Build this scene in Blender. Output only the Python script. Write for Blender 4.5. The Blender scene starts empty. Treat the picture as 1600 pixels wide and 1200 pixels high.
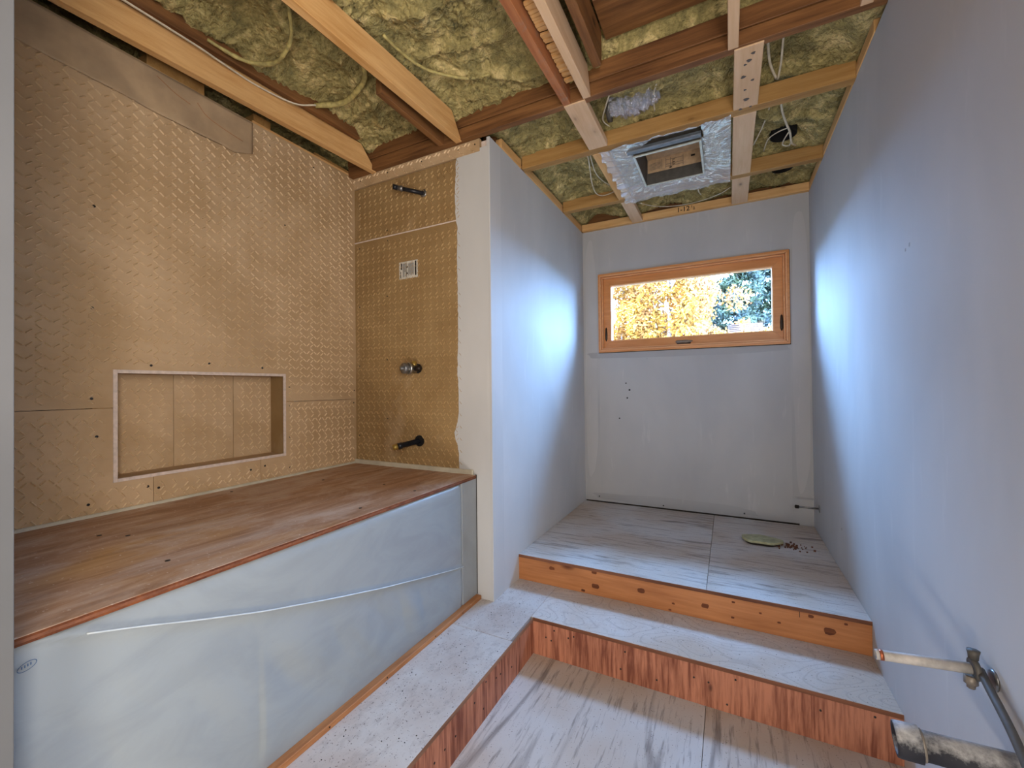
import bpy, bmesh, math, random
from mathutils import Vector, Matrix, noise

random.seed(7)
SC = bpy.context.scene
COL = SC.collection

# ------------------------------------------------------------------ camera
F_PX, YAW, PITCH, ROLL = 656.0, .4753, .00898, -.01028
cd = bpy.data.cameras.new('camera')
cam = bpy.data.objects.new('camera', cd)
COL.objects.link(cam)
Fv = Vector((-math.sin(YAW) * math.cos(PITCH), math.cos(YAW) * math.cos(PITCH), math.sin(PITCH)))
Rv = Vector((math.cos(YAW), math.sin(YAW), 0))
Uv = Rv.cross(Fv)
c_, s_ = math.cos(ROLL), math.sin(ROLL)
Xv = c_ * Rv + s_ * Uv
Yv = c_ * Uv - s_ * Rv
cam.matrix_world = Matrix(((Xv.x, Yv.x, -Fv.x, 0), (Xv.y, Yv.y, -Fv.y, 0), (Xv.z, Yv.z, -Fv.z, 0), (0, 0, 0, 1)))
cd.sensor_fit = 'HORIZONTAL'
cd.sensor_width = 36.0
cd.lens = F_PX / 1600 * 36
cd.clip_start = .02
cd.clip_end = 200
SC.camera = cam

# ------------------------------------------------------------------ world, sun, lamps, exposure
w = bpy.data.worlds.new('sky')
SC.world = w
w.use_nodes = True
bg = w.node_tree.nodes['Background']
bg.inputs['Color'].default_value = (.27, .52, 1.0, 1)
bg.inputs['Strength'].default_value = 54
def lamp(name, kind, loc, target, energy, color, **kw):
    d = bpy.data.lights.new(name, kind)
    d.energy = energy
    d.color = color
    for k, v in kw.items():
        setattr(d, k, v)
    o = bpy.data.objects.new(name, d)
    COL.objects.link(o)
    o.location = loc
    o.rotation_euler = (Vector(target) - Vector(loc)).to_track_quat('-Z', 'Y').to_euler()
    return o
lamp('sun', 'SUN', (-6, -4, 8), (0, 10, 0), 5.0, (1, .86, .62), angle=.01)
po = lamp('window_portal', 'AREA', (-.3, 3.98, .65), (-.3, 0, .65), 1, (1, 1, 1), shape='RECTANGLE', size=1.7, size_y=.9)
po.data.cycles.is_portal = True
# three unseen area lamps added as fill, out of the camera's view
lamp('rear_fill', 'AREA', (-.35, -2.1, .35), (-.6, 2.0, .15), 11, (1, .94, .87), shape='RECTANGLE', size=1.4, size_y=1.8)  # added fill from behind the camera
lamp('side_fill', 'AREA', (.53, -.15, .45), (-2.2, .85, .95), 72, (1, .92, .83), shape='RECTANGLE', size=1.0, size_y=1.3)  # added fill for the tub side, the wall has no window here
lamp('low_fill', 'AREA', (-.25, -1.0, -1.15), (-.3, 1.9, 1.42), 24, (1, .93, .84), shape='RECTANGLE', size=.5, size_y=.35)  # added uplight to brighten the ceiling and joist undersides
SC.view_settings.view_transform = 'Standard'
SC.view_settings.look = 'None'
SC.view_settings.exposure = 0.42
SC.view_settings.gamma = 1.0
SC.view_settings.use_curve_mapping = False

# ------------------------------------------------------------------ helpers
WP = {}          # world position of every object, by name
def link(o, parent=None, pos=None):
    COL.objects.link(o)
    p = Vector(pos) if pos is not None else Vector((0, 0, 0))
    WP[o.name] = p
    if parent:
        o.parent = parent
        o.location = p - WP[parent.name]
    else:
        o.location = p
    return o
def tag(o, label=None, cat=None, group=None, kind=None):
    if label: o['label'] = label
    if cat: o['category'] = cat
    if group: o['group'] = group
    if kind: o['kind'] = kind
    return o
def empty(name, pos=(0, 0, 0)):
    o = bpy.data.objects.new(name, None)
    o.empty_display_size = .05
    return link(o, None, pos)
def mobj(name, verts, faces, mat, parent=None, pos=None, smooth=False):
    vs = [Vector(v) for v in verts]
    if pos is None:
        lo = Vector([min(v[i] for v in vs) for i in range(3)])
        hi = Vector([max(v[i] for v in vs) for i in range(3)])
        pos = (lo + hi) / 2
    pos = Vector(pos)
    me = bpy.data.meshes.new(name)
    me.from_pydata([v - pos for v in vs], [], faces)
    me.materials.append(mat)
    me.update()
    if smooth:
        me.polygons.foreach_set('use_smooth', [True] * len(me.polygons))
    return link(bpy.data.objects.new(name, me), parent, pos)
def bm_obj(name, bm, mat, parent=None, pos=(0, 0, 0), smooth=False):
    me = bpy.data.meshes.new(name)
    bmesh.ops.recalc_face_normals(bm, faces=bm.faces)
    bm.to_mesh(me)
    bm.free()
    me.materials.append(mat)
    if smooth:
        me.polygons.foreach_set('use_smooth', [True] * len(me.polygons))
    return link(bpy.data.objects.new(name, me), parent, pos)
def hexa(pts, bev=0):
    bm = bmesh.new()
    v = [bm.verts.new(p) for p in pts]
    for f in ((0, 3, 2, 1), (4, 5, 6, 7), (0, 1, 5, 4), (1, 2, 6, 5), (2, 3, 7, 6), (3, 0, 4, 7)):
        bm.faces.new([v[i] for i in f])
    if bev:
        bmesh.ops.bevel(bm, geom=list(bm.edges), offset=bev, segments=1, affect='EDGES')
    return bm
def box(name, lo, hi, mat, parent=None, bev=0.0015, rz=0):
    c = (Vector(lo) + Vector(hi)) / 2
    h = (Vector(hi) - Vector(lo)) / 2
    bev = min(bev, min(h) * .6)
    pts = [(-h.x, -h.y, -h.z), (h.x, -h.y, -h.z), (h.x, h.y, -h.z), (-h.x, h.y, -h.z),
           (-h.x, -h.y, h.z), (h.x, -h.y, h.z), (h.x, h.y, h.z), (-h.x, h.y, h.z)]
    o = bm_obj(name, hexa(pts, bev), mat, parent, c)
    o.rotation_euler.z = rz
    return o
def beam(name, pts8, mat, parent=None, bev=.002):
    c = sum((Vector(p) for p in pts8), Vector()) / 8
    return bm_obj(name, hexa([Vector(p) - c for p in pts8], bev), mat, parent, c)
def prism(name, poly, axis, a, b, mat, parent=None):
    """poly: 2-D outline in the two axes other than `axis`, extruded from a to b."""
    n = len(poly)
    def P(p, t):
        q = list(p)
        q.insert('xyz'.index(axis), t)
        return q
    vs = [P(p, a) for p in poly] + [P(p, b) for p in poly]
    fs = [list(range(n))[::-1], [n + i for i in range(n)]]
    fs += [[i, (i + 1) % n, n + (i + 1) % n, n + i] for i in range(n)]
    o = mobj(name, vs, fs, mat, parent)
    bm = bmesh.new(); bm.from_mesh(o.data); bmesh.ops.recalc_face_normals(bm, faces=bm.faces); bm.to_mesh(o.data); bm.free()
    return o
def lathe(name, prof, p0, p1, mat, parent=None, seg=20, smooth=True):
    """prof: (t in metres along axis, radius); axis from p0 towards p1."""
    p0, p1 = Vector(p0), Vector(p1)
    d = (p1 - p0).normalized()
    u = d.orthogonal().normalized(); v = d.cross(u)
    vs, fs = [], []
    for t, r in prof:
        for k in range(seg):
            a = 2 * math.pi * k / seg
            vs.append(p0 + d * t + (u * math.cos(a) + v * math.sin(a)) * r)
    for i in range(len(prof) - 1):
        for k in range(seg):
            fs.append([i * seg + k, i * seg + (k + 1) % seg, (i + 1) * seg + (k + 1) % seg, (i + 1) * seg + k])
    if prof[0][1] > 1e-5: fs.append(list(range(seg))[::-1])
    if prof[-1][1] > 1e-5: fs.append([(len(prof) - 1) * seg + k for k in range(seg)])
    o = mobj(name, vs, fs, mat, parent, smooth=False)
    bm = bmesh.new(); bm.from_mesh(o.data); bmesh.ops.recalc_face_normals(bm, faces=bm.faces); bm.to_mesh(o.data); bm.free()
    if smooth:
        for p in o.data.polygons:
            p.use_smooth = len(p.vertices) == 4
    return o
def catmull(pts, n=8):
    P = [Vector(p) for p in pts]
    P = [P[0] * 2 - P[1]] + P + [P[-1] * 2 - P[-2]]
    out = []
    for i in range(1, len(P) - 2):
        for k in range(n):
            t = k / n
            a, b, c, d = P[i - 1], P[i], P[i + 1], P[i + 2]
            out.append(.5 * ((2 * b) + (c - a) * t + (2 * a - 5 * b + 4 * c - d) * t * t + (3 * b - a - 3 * c + d) * t ** 3))
    out.append(P[-2])
    return out
def tube(name, pts, r, mat, parent=None, seg=8, n=8, flat=1.0, lump=0.0):
    P = catmull(pts, n)
    vs, fs = [], []
    up = Vector((0, 0, 1))
    for i, p in enumerate(P):
        d = (P[min(i + 1, len(P) - 1)] - P[max(i - 1, 0)]).normalized()
        u = d.cross(up)
        if u.length < .05: u = d.orthogonal()
        u.normalize(); v = u.cross(d)
        rr = r * (1 + (noise.noise(p * 30) * lump))
        for k in range(seg):
            a = 2 * math.pi * k / seg
            vs.append(p + u * math.cos(a) * rr + v * math.sin(a) * rr * flat)
    for i in range(len(P) - 1):
        for k in range(seg):
            fs.append([i * seg + k, i * seg + (k + 1) % seg, (i + 1) * seg + (k + 1) % seg, (i + 1) * seg + k])
    fs.append(list(range(seg))[::-1]); fs.append([(len(P) - 1) * seg + k for k in range(seg)])
    return mobj(name, vs, fs, mat, parent, smooth=True)
def grid(name, fn, u0, u1, nu, v0, v1, nv, mat, parent=None, keep=None, smooth=True):
    vs = [fn(u0 + (u1 - u0) * i / nu, v0 + (v1 - v0) * j / nv) for j in range(nv + 1) for i in range(nu + 1)]
    fs = []
    for j in range(nv):
        for i in range(nu):
            if keep and not keep(u0 + (u1 - u0) * (i + .5) / nu, v0 + (v1 - v0) * (j + .5) / nv): continue
            a = j * (nu + 1) + i
            fs.append([a, a + 1, a + nu + 2, a + nu + 1])
    return mobj(name, vs, fs, mat, parent, smooth=smooth)
def srgb(r, g, b):
    f = lambda c: (c / 255 / 12.92) if c / 255 <= .04045 else ((c / 255 + .055) / 1.055) ** 2.4
    return (f(r), f(g), f(b), 1)

# ------------------------------------------------------------------ materials
class N:
    def __init__(s, name):
        s.m = bpy.data.materials.new(name); s.m.use_nodes = True
        s.t = s.m.node_tree; s.b = s.t.nodes['Principled BSDF']
        s.tc = s.t.nodes.new('ShaderNodeTexCoord').outputs['Object']
    def n(s, typ, **kw):
        o = s.t.nodes.new(typ)
        for k, v in kw.items():
            if k.startswith('i_'): o.inputs[int(k[2:])].default_value = v
            else: setattr(o, k, v)
        return o
    def l(s, a, b): s.t.links.new(a, b)
    def rand(s):
        oi = s.n('ShaderNodeObjectInfo')
        m = s.n('ShaderNodeVectorMath', operation='MULTIPLY_ADD')
        s.l(oi.outputs['Random'], m.inputs[0]); m.inputs[1].default_value = (37, 91, 53)
        s.l(s.tc, m.inputs[2]); s.tc = m.outputs[0]
    def noise(s, scale=5, stretch=(1, 1, 1), detail=4, rough=.55, dist=0, vec=None):
        mp = s.n('ShaderNodeMapping'); s.l(vec or s.tc, mp.inputs[0]); mp.inputs['Scale'].default_value = stretch
        t = s.n('ShaderNodeTexNoise'); s.l(mp.outputs[0], t.inputs['Vector'])
        t.inputs['Scale'].default_value = scale; t.inputs['Detail'].default_value = detail
        t.inputs['Roughness'].default_value = rough; t.inputs['Distortion'].default_value = dist
        return t.outputs['Fac']
    def voro(s, scale, feature='F1', stretch=(1, 1, 1)):
        mp = s.n('ShaderNodeMapping'); s.l(s.tc, mp.inputs[0]); mp.inputs['Scale'].default_value = stretch
        t = s.n('ShaderNodeTexVoronoi', feature=feature); s.l(mp.outputs[0], t.inputs['Vector']); t.inputs['Scale'].default_value = scale
        return t.outputs['Distance']
    def wave(s, scale, dist, axis='X', stretch=(1, 1, 1), detail=3, dscale=1.0):
        mp = s.n('ShaderNodeMapping'); s.l(s.tc, mp.inputs[0]); mp.inputs['Scale'].default_value = stretch
        t = s.n('ShaderNodeTexWave', bands_direction=axis); s.l(mp.outputs[0], t.inputs['Vector'])
        t.inputs['Scale'].default_value = scale; t.inputs['Distortion'].default_value = dist
        t.inputs['Detail'].default_value = detail; t.inputs['Detail Scale'].default_value = dscale
        return t.outputs['Fac']
    def ramp(s, fac, stops):
        r = s.n('ShaderNodeValToRGB'); s.l(fac, r.inputs[0]); e = r.color_ramp.elements
        while len(e) < len(stops): e.new(.5)
        for k, (p, c) in enumerate(stops):
            e[k].position = p; e[k].color = c if len(c) == 4 else (*c, 1)
        return r.outputs[0]
    def f(s, fac, a, b):
        m = s.n('ShaderNodeMapRange'); s.l(fac, m.inputs[0]); m.inputs[1].default_value = a; m.inputs[2].default_value = b
        return m.outputs[0]
    def mix(s, fac, a, b, mode='MIX'):
        m = s.n('ShaderNodeMix', data_type='RGBA', blend_type=mode)
        if isinstance(fac, (int, float)): m.inputs[0].default_value = fac
        else: s.l(fac, m.inputs[0])
        for i, q in ((6, a), (7, b)):
            if isinstance(q, tuple): m.inputs[i].default_value = q
            else: s.l(q, m.inputs[i])
        return m.outputs[2]
    def math(s, op, a, b=0.0):
        m = s.n('ShaderNodeMath', operation=op)
        for i, q in ((0, a), (1, b)):
            if isinstance(q, (int, float)): m.inputs[i].default_value = q
            else: s.l(q, m.inputs[i])
        return m.outputs[0]
    def bump(s, h, strength=.3, dist=.01):
        b = s.n('ShaderNodeBump'); s.l(h, b.inputs['Height']); b.inputs['Strength'].default_value = strength; b.inputs['Distance'].default_value = dist
        s.l(b.outputs[0], s.b.inputs['Normal'])
    def out(s, col, rough=.7, metal=0, spec=.3):
        if isinstance(col, tuple): s.b.inputs['Base Color'].default_value = col
        else: s.l(col, s.b.inputs['Base Color'])
        if isinstance(rough, (int, float)): s.b.inputs['Roughness'].default_value = rough
        else: s.l(rough, s.b.inputs['Roughness'])
        s.b.inputs['Metallic'].default_value = metal
        s.b.inputs['Specular IOR Level'].default_value = spec
        return s.m

def wood(name, light, dark, axis='y', knots=.35, knotc=(70, 35, 12), ring=1.0, contrast=1.0, rough=.6, dirt=None, kscale=5.5):
    g = N(name); g.rand()
    st = {'x': (.07, 1, 1), 'y': (1, .07, 1), 'z': (1, 1, .07)}[axis]
    a = g.noise(28 * ring, st, 5, .6, .4)
    b = g.noise(120, st, 3, .6)
    big = g.noise(2.2, (1, 1, 1), 2)
    fac = g.math('MULTIPLY', g.math('ADD', a, g.math('MULTIPLY', b, .35)), .74)
    fac = g.math('ADD', fac, g.math('MULTIPLY', g.math('SUBTRACT', big, .5), .35))
    col = g.ramp(fac, [(.5 - .18 / contrast, srgb(*dark)), (.5 + .14 / contrast, srgb(*light))])
    if knots:
        ks = {'x': (.45, 1, 1), 'y': (1, .45, 1), 'z': (1, 1, .45)}[axis]
        v = g.voro(kscale, stretch=ks)
        col = g.mix(g.f(v, knots * .36, knots * .14), col, srgb(*knotc))
        col = g.mix(g.math('MULTIPLY', g.f(v, knots * .75, knots * .2), .35), col, srgb(*[int(.75 * c) for c in dark]))
    if dirt:
        d = g.noise(9, (1, 1, 1), 5, .65)
        col = g.mix(g.f(d, .52, .75), col, srgb(*dirt))
    g.bump(a, .15, .003)
    return g.out(col, rough)
M = {}
for ax in 'xyz':
    M['pine_' + ax] = wood('pale_pine_' + ax, (222, 178, 122), (188, 138, 80), ax, .22, (120, 70, 34), contrast=.8)
    M['old_' + ax] = wood('old_brown_timber_' + ax, (134, 92, 54), (78, 48, 26), ax, .24, (48, 26, 12), contrast=1.0)
M['joist_x'] = wood('tan_joist_x', (178, 138, 84), (138, 98, 50), 'x', .22, (82, 48, 20), contrast=.8)
M['white_pine'] = wood('bleached_pine_y', (216, 184, 150), (192, 154, 116), 'y', .2, (122, 96, 76), contrast=.7)
M['grey_old_y'] = wood('grey_stained_old_wood', (176, 116, 76), (140, 84, 50), 'y', .2, (96, 58, 36), dirt=(142, 120, 106))
M['riser_pine'] = wood('knotty_orange_pine', (190, 128, 80), (150, 92, 52), 'x', .34, (82, 36, 16), ring=1.3, contrast=.7, rough=.45, kscale=5.0)
M['riser_ply'] = wood('red_fir_plywood', (182, 120, 92), (116, 64, 46), 'z', .16, (60, 30, 20), ring=2.0, contrast=1.5)
M['knot'] = wood('knot_wood', (120, 66, 32), (70, 32, 14), 'x', 0)
M['ply_edge'] = wood('plywood_edge', (128, 82, 58), (88, 52, 34), 'x', 0, contrast=1.2)
M['trim_wood'] = wood('kick_board_wood', (184, 128, 82), (140, 88, 50), 'y', .2)
M['window_wood'] = wood('varnished_fir', (216, 150, 94), (178, 112, 62), 'x', 0, contrast=.7, rough=.35)

M['window_bead'] = wood('highlit_fir_bead', (232, 176, 126), (206, 146, 96), 'x', 0, contrast=.7, rough=.35)  # paler than the sash wood to imitate light along rounded edges
def deck_mat():
    g = N('dusty_birch_deck')
    a = g.noise(16, (1, .12, 1), 6, .65, 1.2)
    col = g.ramp(a, [(.32, srgb(140, 102, 74)), (.5, srgb(168, 128, 96)), (.68, srgb(190, 156, 126))])
    big = g.noise(1.6, (1, .6, 1), 3)
    col = g.mix(g.f(big, .55, .7), col, g.ramp(a, [(.3, srgb(152, 104, 50)), (.7, srgb(196, 146, 82))]))
    d = g.noise(5, (1, .5, 1), 8, .7, .6)
    col = g.mix(g.math('MULTIPLY', g.f(d, .45, .68), .75), col, srgb(206, 186, 168))
    sp = g.noise(90, (1, 1, 1), 2, .5)
    col = g.mix(g.math('MULTIPLY', g.f(sp, .68, .74), .6), col, srgb(226, 214, 200))
    g.bump(a, .12, .002)
    return g.out(col, .55)
M['deck'] = deck_mat()
def floor_mat(name, axis='x', line=(88, 78, 74), base=(196, 190, 184), warm=(186, 170, 154), swirl=2.0, sc=13):
    g = N(name)
    st = {'x': (.09, 1, 1), 'y': (1, .09, 1)}[axis]
    a = g.noise(sc, st, 5, .62, swirl)
    b = g.noise(70, st, 3, .6)
    big = g.noise(1.7, (1, 1, 1), 3, .5)
    col = g.mix(g.f(big, .42, .6), srgb(*base), srgb(*warm))
    col = g.mix(g.math('MULTIPLY', g.f(a, .53, .68), .62), col, srgb(*line))
    col = g.mix(g.math('MULTIPLY', g.f(b, .56, .70), .50), col, srgb(*line))
    sp = g.noise(160, (1, 1, 1), 1)
    col = g.mix(g.math('MULTIPLY', g.f(sp, .70, .74), .7), col, srgb(96, 84, 76))
    g.bump(b, .1, .001)
    return g.out(col, .8)
M['floor_x'] = floor_mat('dusty_subfloor_x', 'x')
M['floor_y'] = floor_mat('dusty_subfloor_y', 'y', swirl=1.2, sc=9)
def dust_mat():
    g = N('dusty_plain_plywood')
    a = g.noise(38, (1, .6, 1), 5, .68); big = g.noise(3, (1, 1, 1), 4, .6)
    col = g.mix(g.f(big, .4, .64), srgb(198, 192, 186), srgb(184, 170, 160))
    col = g.mix(g.math('MULTIPLY', g.f(a, .5, .72), .55), col, srgb(152, 142, 136))
    sp = g.noise(150, (1, 1, 1), 1)
    col = g.mix(g.math('MULTIPLY', g.f(sp, .68, .72), .8), col, srgb(86, 76, 70))
    g.bump(a, .15, .001)
    return g.out(col, .85)
M['dust'] = dust_mat()
def swirl_mat():
    g = N('dusty_swirled_plywood')
    wv = g.noise(4.2, (.6, 1, 1), 1, .5, .0)
    ring = g.math('FRACT', g.math('MULTIPLY', wv, 16.0))
    line = g.math('MULTIPLY', g.f(g.math('ABSOLUTE', g.math('SUBTRACT', ring, .5)), .14, .02), .26)
    big = g.noise(2.2, (1, 1, 1), 3, .5)
    fine = g.noise(45, (1, 1, 1), 4, .6)
    col = g.mix(g.f(big, .4, .62), srgb(202, 194, 186), srgb(190, 172, 154))
    col = g.mix(g.math('MULTIPLY', g.f(fine, .5, .75), .4), col, srgb(168, 154, 142))
    col = g.mix(line, col, srgb(136, 122, 112))
    sp = g.noise(130, (1, 1, 1), 1)
    col = g.mix(g.math('MULTIPLY', g.f(sp, .69, .73), .8), col, srgb(84, 72, 66))
    g.bump(fine, .1, .001)
    return g.out(col, .85)
M['swirl'] = swirl_mat()
def drywall(name, c1=(192, 190, 188), c2=(180, 179, 178)):
    g = N(name)
    a = g.noise(1.3, (1, 1, .5), 4, .55, .3)
    fine = g.noise(140, (1, 1, 1), 3, .6)
    col = g.mix(g.f(a, .4, .62), srgb(*c1), srgb(*c2))
    s = g.noise(14, (1, 1, .15), 4, .6, .2)
    col = g.mix(g.math('MULTIPLY', g.f(s, .62, .74), .22), col, srgb(210, 208, 204))
    g.bump(fine, .12, .001)
    return g.out(col, .75, spec=.25)
M['drywall'] = drywall('primed_drywall')
M['drywall_far'] = drywall('primed_drywall_far', (176, 174, 172), (164, 163, 163))
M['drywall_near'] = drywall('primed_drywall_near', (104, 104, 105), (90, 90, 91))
M['mud'] = drywall('joint_compound', (182, 180, 178), (172, 170, 169))
M['mud_grey'] = drywall('grey_patch', (164, 163, 162), (156, 155, 154))
def board_mat(name, c=(186, 158, 124)):
    g = N(name)
    a = g.noise(3, (1, 1, 1), 4, .6, .4)
    b = g.noise(20, (1, .3, 3), 3, .6)
    col = g.mix(g.f(a, .4, .65), srgb(*c), srgb(int(c[0] * .92), int(c[1] * .9), int(c[2] * .86)))
    col = g.mix(g.math('MULTIPLY', g.f(b, .5, .8), .25), col, srgb(int(c[0] * .85), int(c[1] * .86), int(c[2] * .88)))
    d = g.noise(1.6, (1, 1, 1), 5, .6, 1.0)
    col = g.mix(g.math('MULTIPLY', g.f(d, .58, .72), .3), col, srgb(196, 172, 140))
    g.bump(g.noise(200, (1, 1, 1), 2), .1, .0006)
    return g.out(col, .75)
M['board'] = board_mat('tan_backer_board')
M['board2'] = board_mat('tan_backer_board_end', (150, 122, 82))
M['ridge'] = board_mat('highlit_ridge_paper', (220, 194, 158))  # both ridge tones lighter than their boards, painting in highlights on the bars
M['ridge2'] = board_mat('highlit_ridge_paper_end', (172, 142, 98))
def simple(name, c, rough=.6, metal=0, spec=.4, var=.12, sc=30, bump=0.0):
    g = N(name)
    a = g.noise(sc, (1, 1, 1), 4)
    col = g.mix(g.f(a, .35, .65), srgb(*c), srgb(*[int(q * (1 - var)) for q in c]))
    if bump: g.bump(a, bump, .002)
    return g.out(col, rough, metal, spec)
M['core'] = simple('white_board_core', (214, 196, 184), .8, var=.1, sc=60)
M['flange'] = simple('tub_flange_acrylic', (196, 188, 168), .35, var=.1, sc=9)
M['black'] = simple('black_hole', (14, 12, 12), .9)
M['screw'] = simple('black_screw', (26, 22, 20), .5)
M['rubber'] = simple('black_plastic_pipe', (34, 35, 40), .35, var=.3, sc=20)
M['steel'] = simple('dull_steel', (150, 150, 150), .35, .85)
M['chrome'] = simple('chrome_valve', (190, 190, 186), .25, .9)
M['brass'] = simple('dull_brass', (190, 158, 84), .4, .7)
M['copper'] = simple('copper', (190, 108, 74), .4, .7)
M['cable'] = simple('white_cable_sheath', (216, 206, 184), .5)
M['white_pipe'] = simple('dusty_white_pipe', (188, 180, 172), .6, var=.15, sc=40, bump=.2)
M['grey_metal'] = simple('grey_galvanised', (120, 128, 138), .5, .3)
M['rim'] = simple('pale_metal_rim', (206, 208, 200), .4, .3)
M['dark_steel'] = simple('dark_housing', (88, 84, 78), .6, .2)
M['paper'] = simple('white_paper', (206, 200, 188), .8)
M['ink'] = simple('grey_ink', (96, 92, 90), .9)
M['ink_dark'] = simple('black_ink', (30, 26, 24), .9)
M['blue_ink'] = simple('blue_ink', (70, 100, 140), .6)
M['bronze'] = simple('dark_bronze', (52, 42, 34), .4, .5)
M['grey_handle'] = simple('grey_handle', (138, 128, 116), .45, .3)
M['tan_card'] = simple('tan_cardboard', (196, 164, 128), .8)
M['caulk'] = simple('dark_gap', (44, 38, 34), .9)
def apron_mat():
    g = N('film_covered_apron')
    a = g.noise(3.2, (1, 1, 2.2), 5, .6, 1.4)
    col = g.mix(g.f(a, .42, .66), srgb(142, 149, 153), srgb(134, 141, 146))
    g.bump(g.noise(4, (1, .5, 1.6), 3, .45, .8), .10, .010)
    return g.out(col, .28, 0, .5)
M['apron'] = apron_mat()
M['fold'] = simple('fold_highlight_paint', (190, 198, 203), .3, var=.05)  # paler than the apron: the highlight along the fold is in the colour
M['apron_plain'] = simple('tub_rim_acrylic', (146, 150, 152), .4, var=.06, sc=6)
def foam_mat():
    g = N('spray_foam')
    v = g.voro(46, 'SMOOTH_F1'); n1 = g.noise(9, (1, 1, 1), 4, .6, .8); n2 = g.noise(60, (1, 1, 1), 4, .65, .5)
    col = g.ramp(n1, [(.34, srgb(138, 128, 82)), (.52, srgb(178, 162, 104)), (.66, srgb(226, 204, 142))])
    col = g.mix(g.math('MULTIPLY', g.f(n2, .5, .35), .45), col, srgb(84, 72, 34))
    h = g.math('ADD', g.math('MULTIPLY', v, -.7), g.math('MULTIPLY', n2, 1.1))
    g.bump(h, .9, .022)
    return g.out(col, .6, 0, .4)
M['foam'] = foam_mat()
M['foam_strand'] = simple('foam_coating', (190, 174, 110), .6, var=.25, sc=40, bump=.5)
def film(name, tint=(.85, .88, .92), clear=.35):
    m = bpy.data.materials.new(name); m.use_nodes = True; t = m.node_tree; t.nodes.clear()
    o = t.nodes.new('ShaderNodeOutputMaterial')
    tr = t.nodes.new('ShaderNodeBsdfTransparent'); gl = t.nodes.new('ShaderNodeBsdfGlossy'); df = t.nodes.new('ShaderNodeBsdfDiffuse')
    tl = t.nodes.new('ShaderNodeBsdfTranslucent')
    tr.inputs[0].default_value = (.95, .95, .95, 1)
    gl.inputs[0].default_value = (*tint, 1); gl.inputs['Roughness'].default_value = .16
    df.inputs[0].default_value = (*tint, 1); tl.inputs[0].default_value = (*tint, 1)
    a = t.nodes.new('ShaderNodeMixShader'); a.inputs[0].default_value = .5
    t.links.new(gl.outputs[0], a.inputs[1]); t.links.new(df.outputs[0], a.inputs[2])
    b = t.nodes.new('ShaderNodeMixShader'); b.inputs[0].default_value = clear
    t.links.new(a.outputs[0], b.inputs[1]); t.links.new(tr.outputs[0], b.inputs[2])
    t.links.new(b.outputs[0], o.inputs[0])
    return m
M['film'] = film('vapour_barrier_film', (.9, .92, .95), .5)
def glass():
    m = bpy.data.materials.new('window_glass'); m.use_nodes = True; t = m.node_tree; t.nodes.clear()
    o = t.nodes.new('ShaderNodeOutputMaterial'); tr = t.nodes.new('ShaderNodeBsdfTransparent'); gl = t.nodes.new('ShaderNodeBsdfGlossy')
    fr = t.nodes.new('ShaderNodeFresnel'); fr.inputs[0].default_value = 1.2; gl.inputs['Roughness'].default_value = .02
    tr.inputs[0].default_value = (.96, .98, .98, 1)
    mx = t.nodes.new('ShaderNodeMixShader'); t.links.new(fr.outputs[0], mx.inputs[0]); t.links.new(tr.outputs[0], mx.inputs[1]); t.links.new(gl.outputs[0], mx.inputs[2])
    t.links.new(mx.outputs[0], o.inputs[0])
    return m
M['glass'] = glass()
def foil():
    g = N('crinkled_foil')
    g.bump(g.noise(60, (1, 1, 1), 3, .6, 1.5), .8, .02)
    return g.out(srgb(212, 214, 220), .26, .95)
M['foil'] = foil()
def leaf(name, a, b):
    g = N(name)
    n = g.noise(2.2, (1, 1, 1), 5, .7)
    return g.out(g.ramp(n, [(.38, srgb(*a)), (.62, srgb(*b))]), .7)
M['leaf_yellow'] = leaf('autumn_yellow_leaves', (112, 60, 14), (172, 112, 28))
M['leaf_green'] = leaf('conifer_needles', (13, 22, 20), (56, 58, 28))
M['bark'] = simple('grey_bark', (132, 112, 100), .9)
M['ground'] = simple('dry_grass', (62, 52, 30), .95, var=.4, sc=3)

# ------------------------------------------------------------------ dimensions (metres, camera at the origin)
XL, XR, YF, YB = -1.18, .548, 3.75, 2.05       # alcove left wall, right wall, far wall, tub end wall
XB, XT = -2.247, -1.29                          # tiled-board wall, tub front
ZC, ZP, Z2, Z3, ZT = 1.42, -1.041, -1.195, -1.383, -.495
YR1, YR2 = 2.362, 1.998                         # risers
YN, YBACK = .27, -2.6

# ------------------------------------------------------------------ walls
def structure(o): o['kind'] = 'structure'; return o
def wall(name, lo, hi, mat): return structure(box(name, lo, hi, mat, None, 0))
wall('wall_right', (XR, YBACK, -1.5), (XR + .12, 3.99, ZC + .005), M['drywall'])
wall('wall_alcove', (XL - .12, YB + .12, -1.5), (XL, 3.87, ZC + .003), M['drywall'])
wall('wall_rear', (-2.5, YBACK - .12, -1.5), (XR + .12, YBACK, 2.3), M['drywall'])
wall('wall_near', (-2.5, YBACK, -1.5), (-1.19, YN, ZC + .02), M['drywall_near'])
box('corner_bead', (-1.1915, YN - .03, -1.38), (-1.186, YN + .002, ZC), M['drywall_near'], bpy.data.objects['wall_near'], .001)
# far wall with the window opening
WX0, WX1, WZ0, WZ1 = -1.035, .418, .308, 1.014
wf = structure(empty('wall_far', (-.3, 3.81, 0)))
for lo, hi in (((XL, YF, -1.5), (WX0, 3.87, ZC + .003)), ((WX1, YF, -1.5), (XR, 3.87, ZC + .003)),
               ((WX0, YF, -1.5), (WX1, 3.87, WZ0)), ((WX0, YF, WZ1), (WX1, 3.87, ZC + .003))):
    box('drywall_panel', lo, hi, M['drywall_far'], wf, 0)
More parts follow.
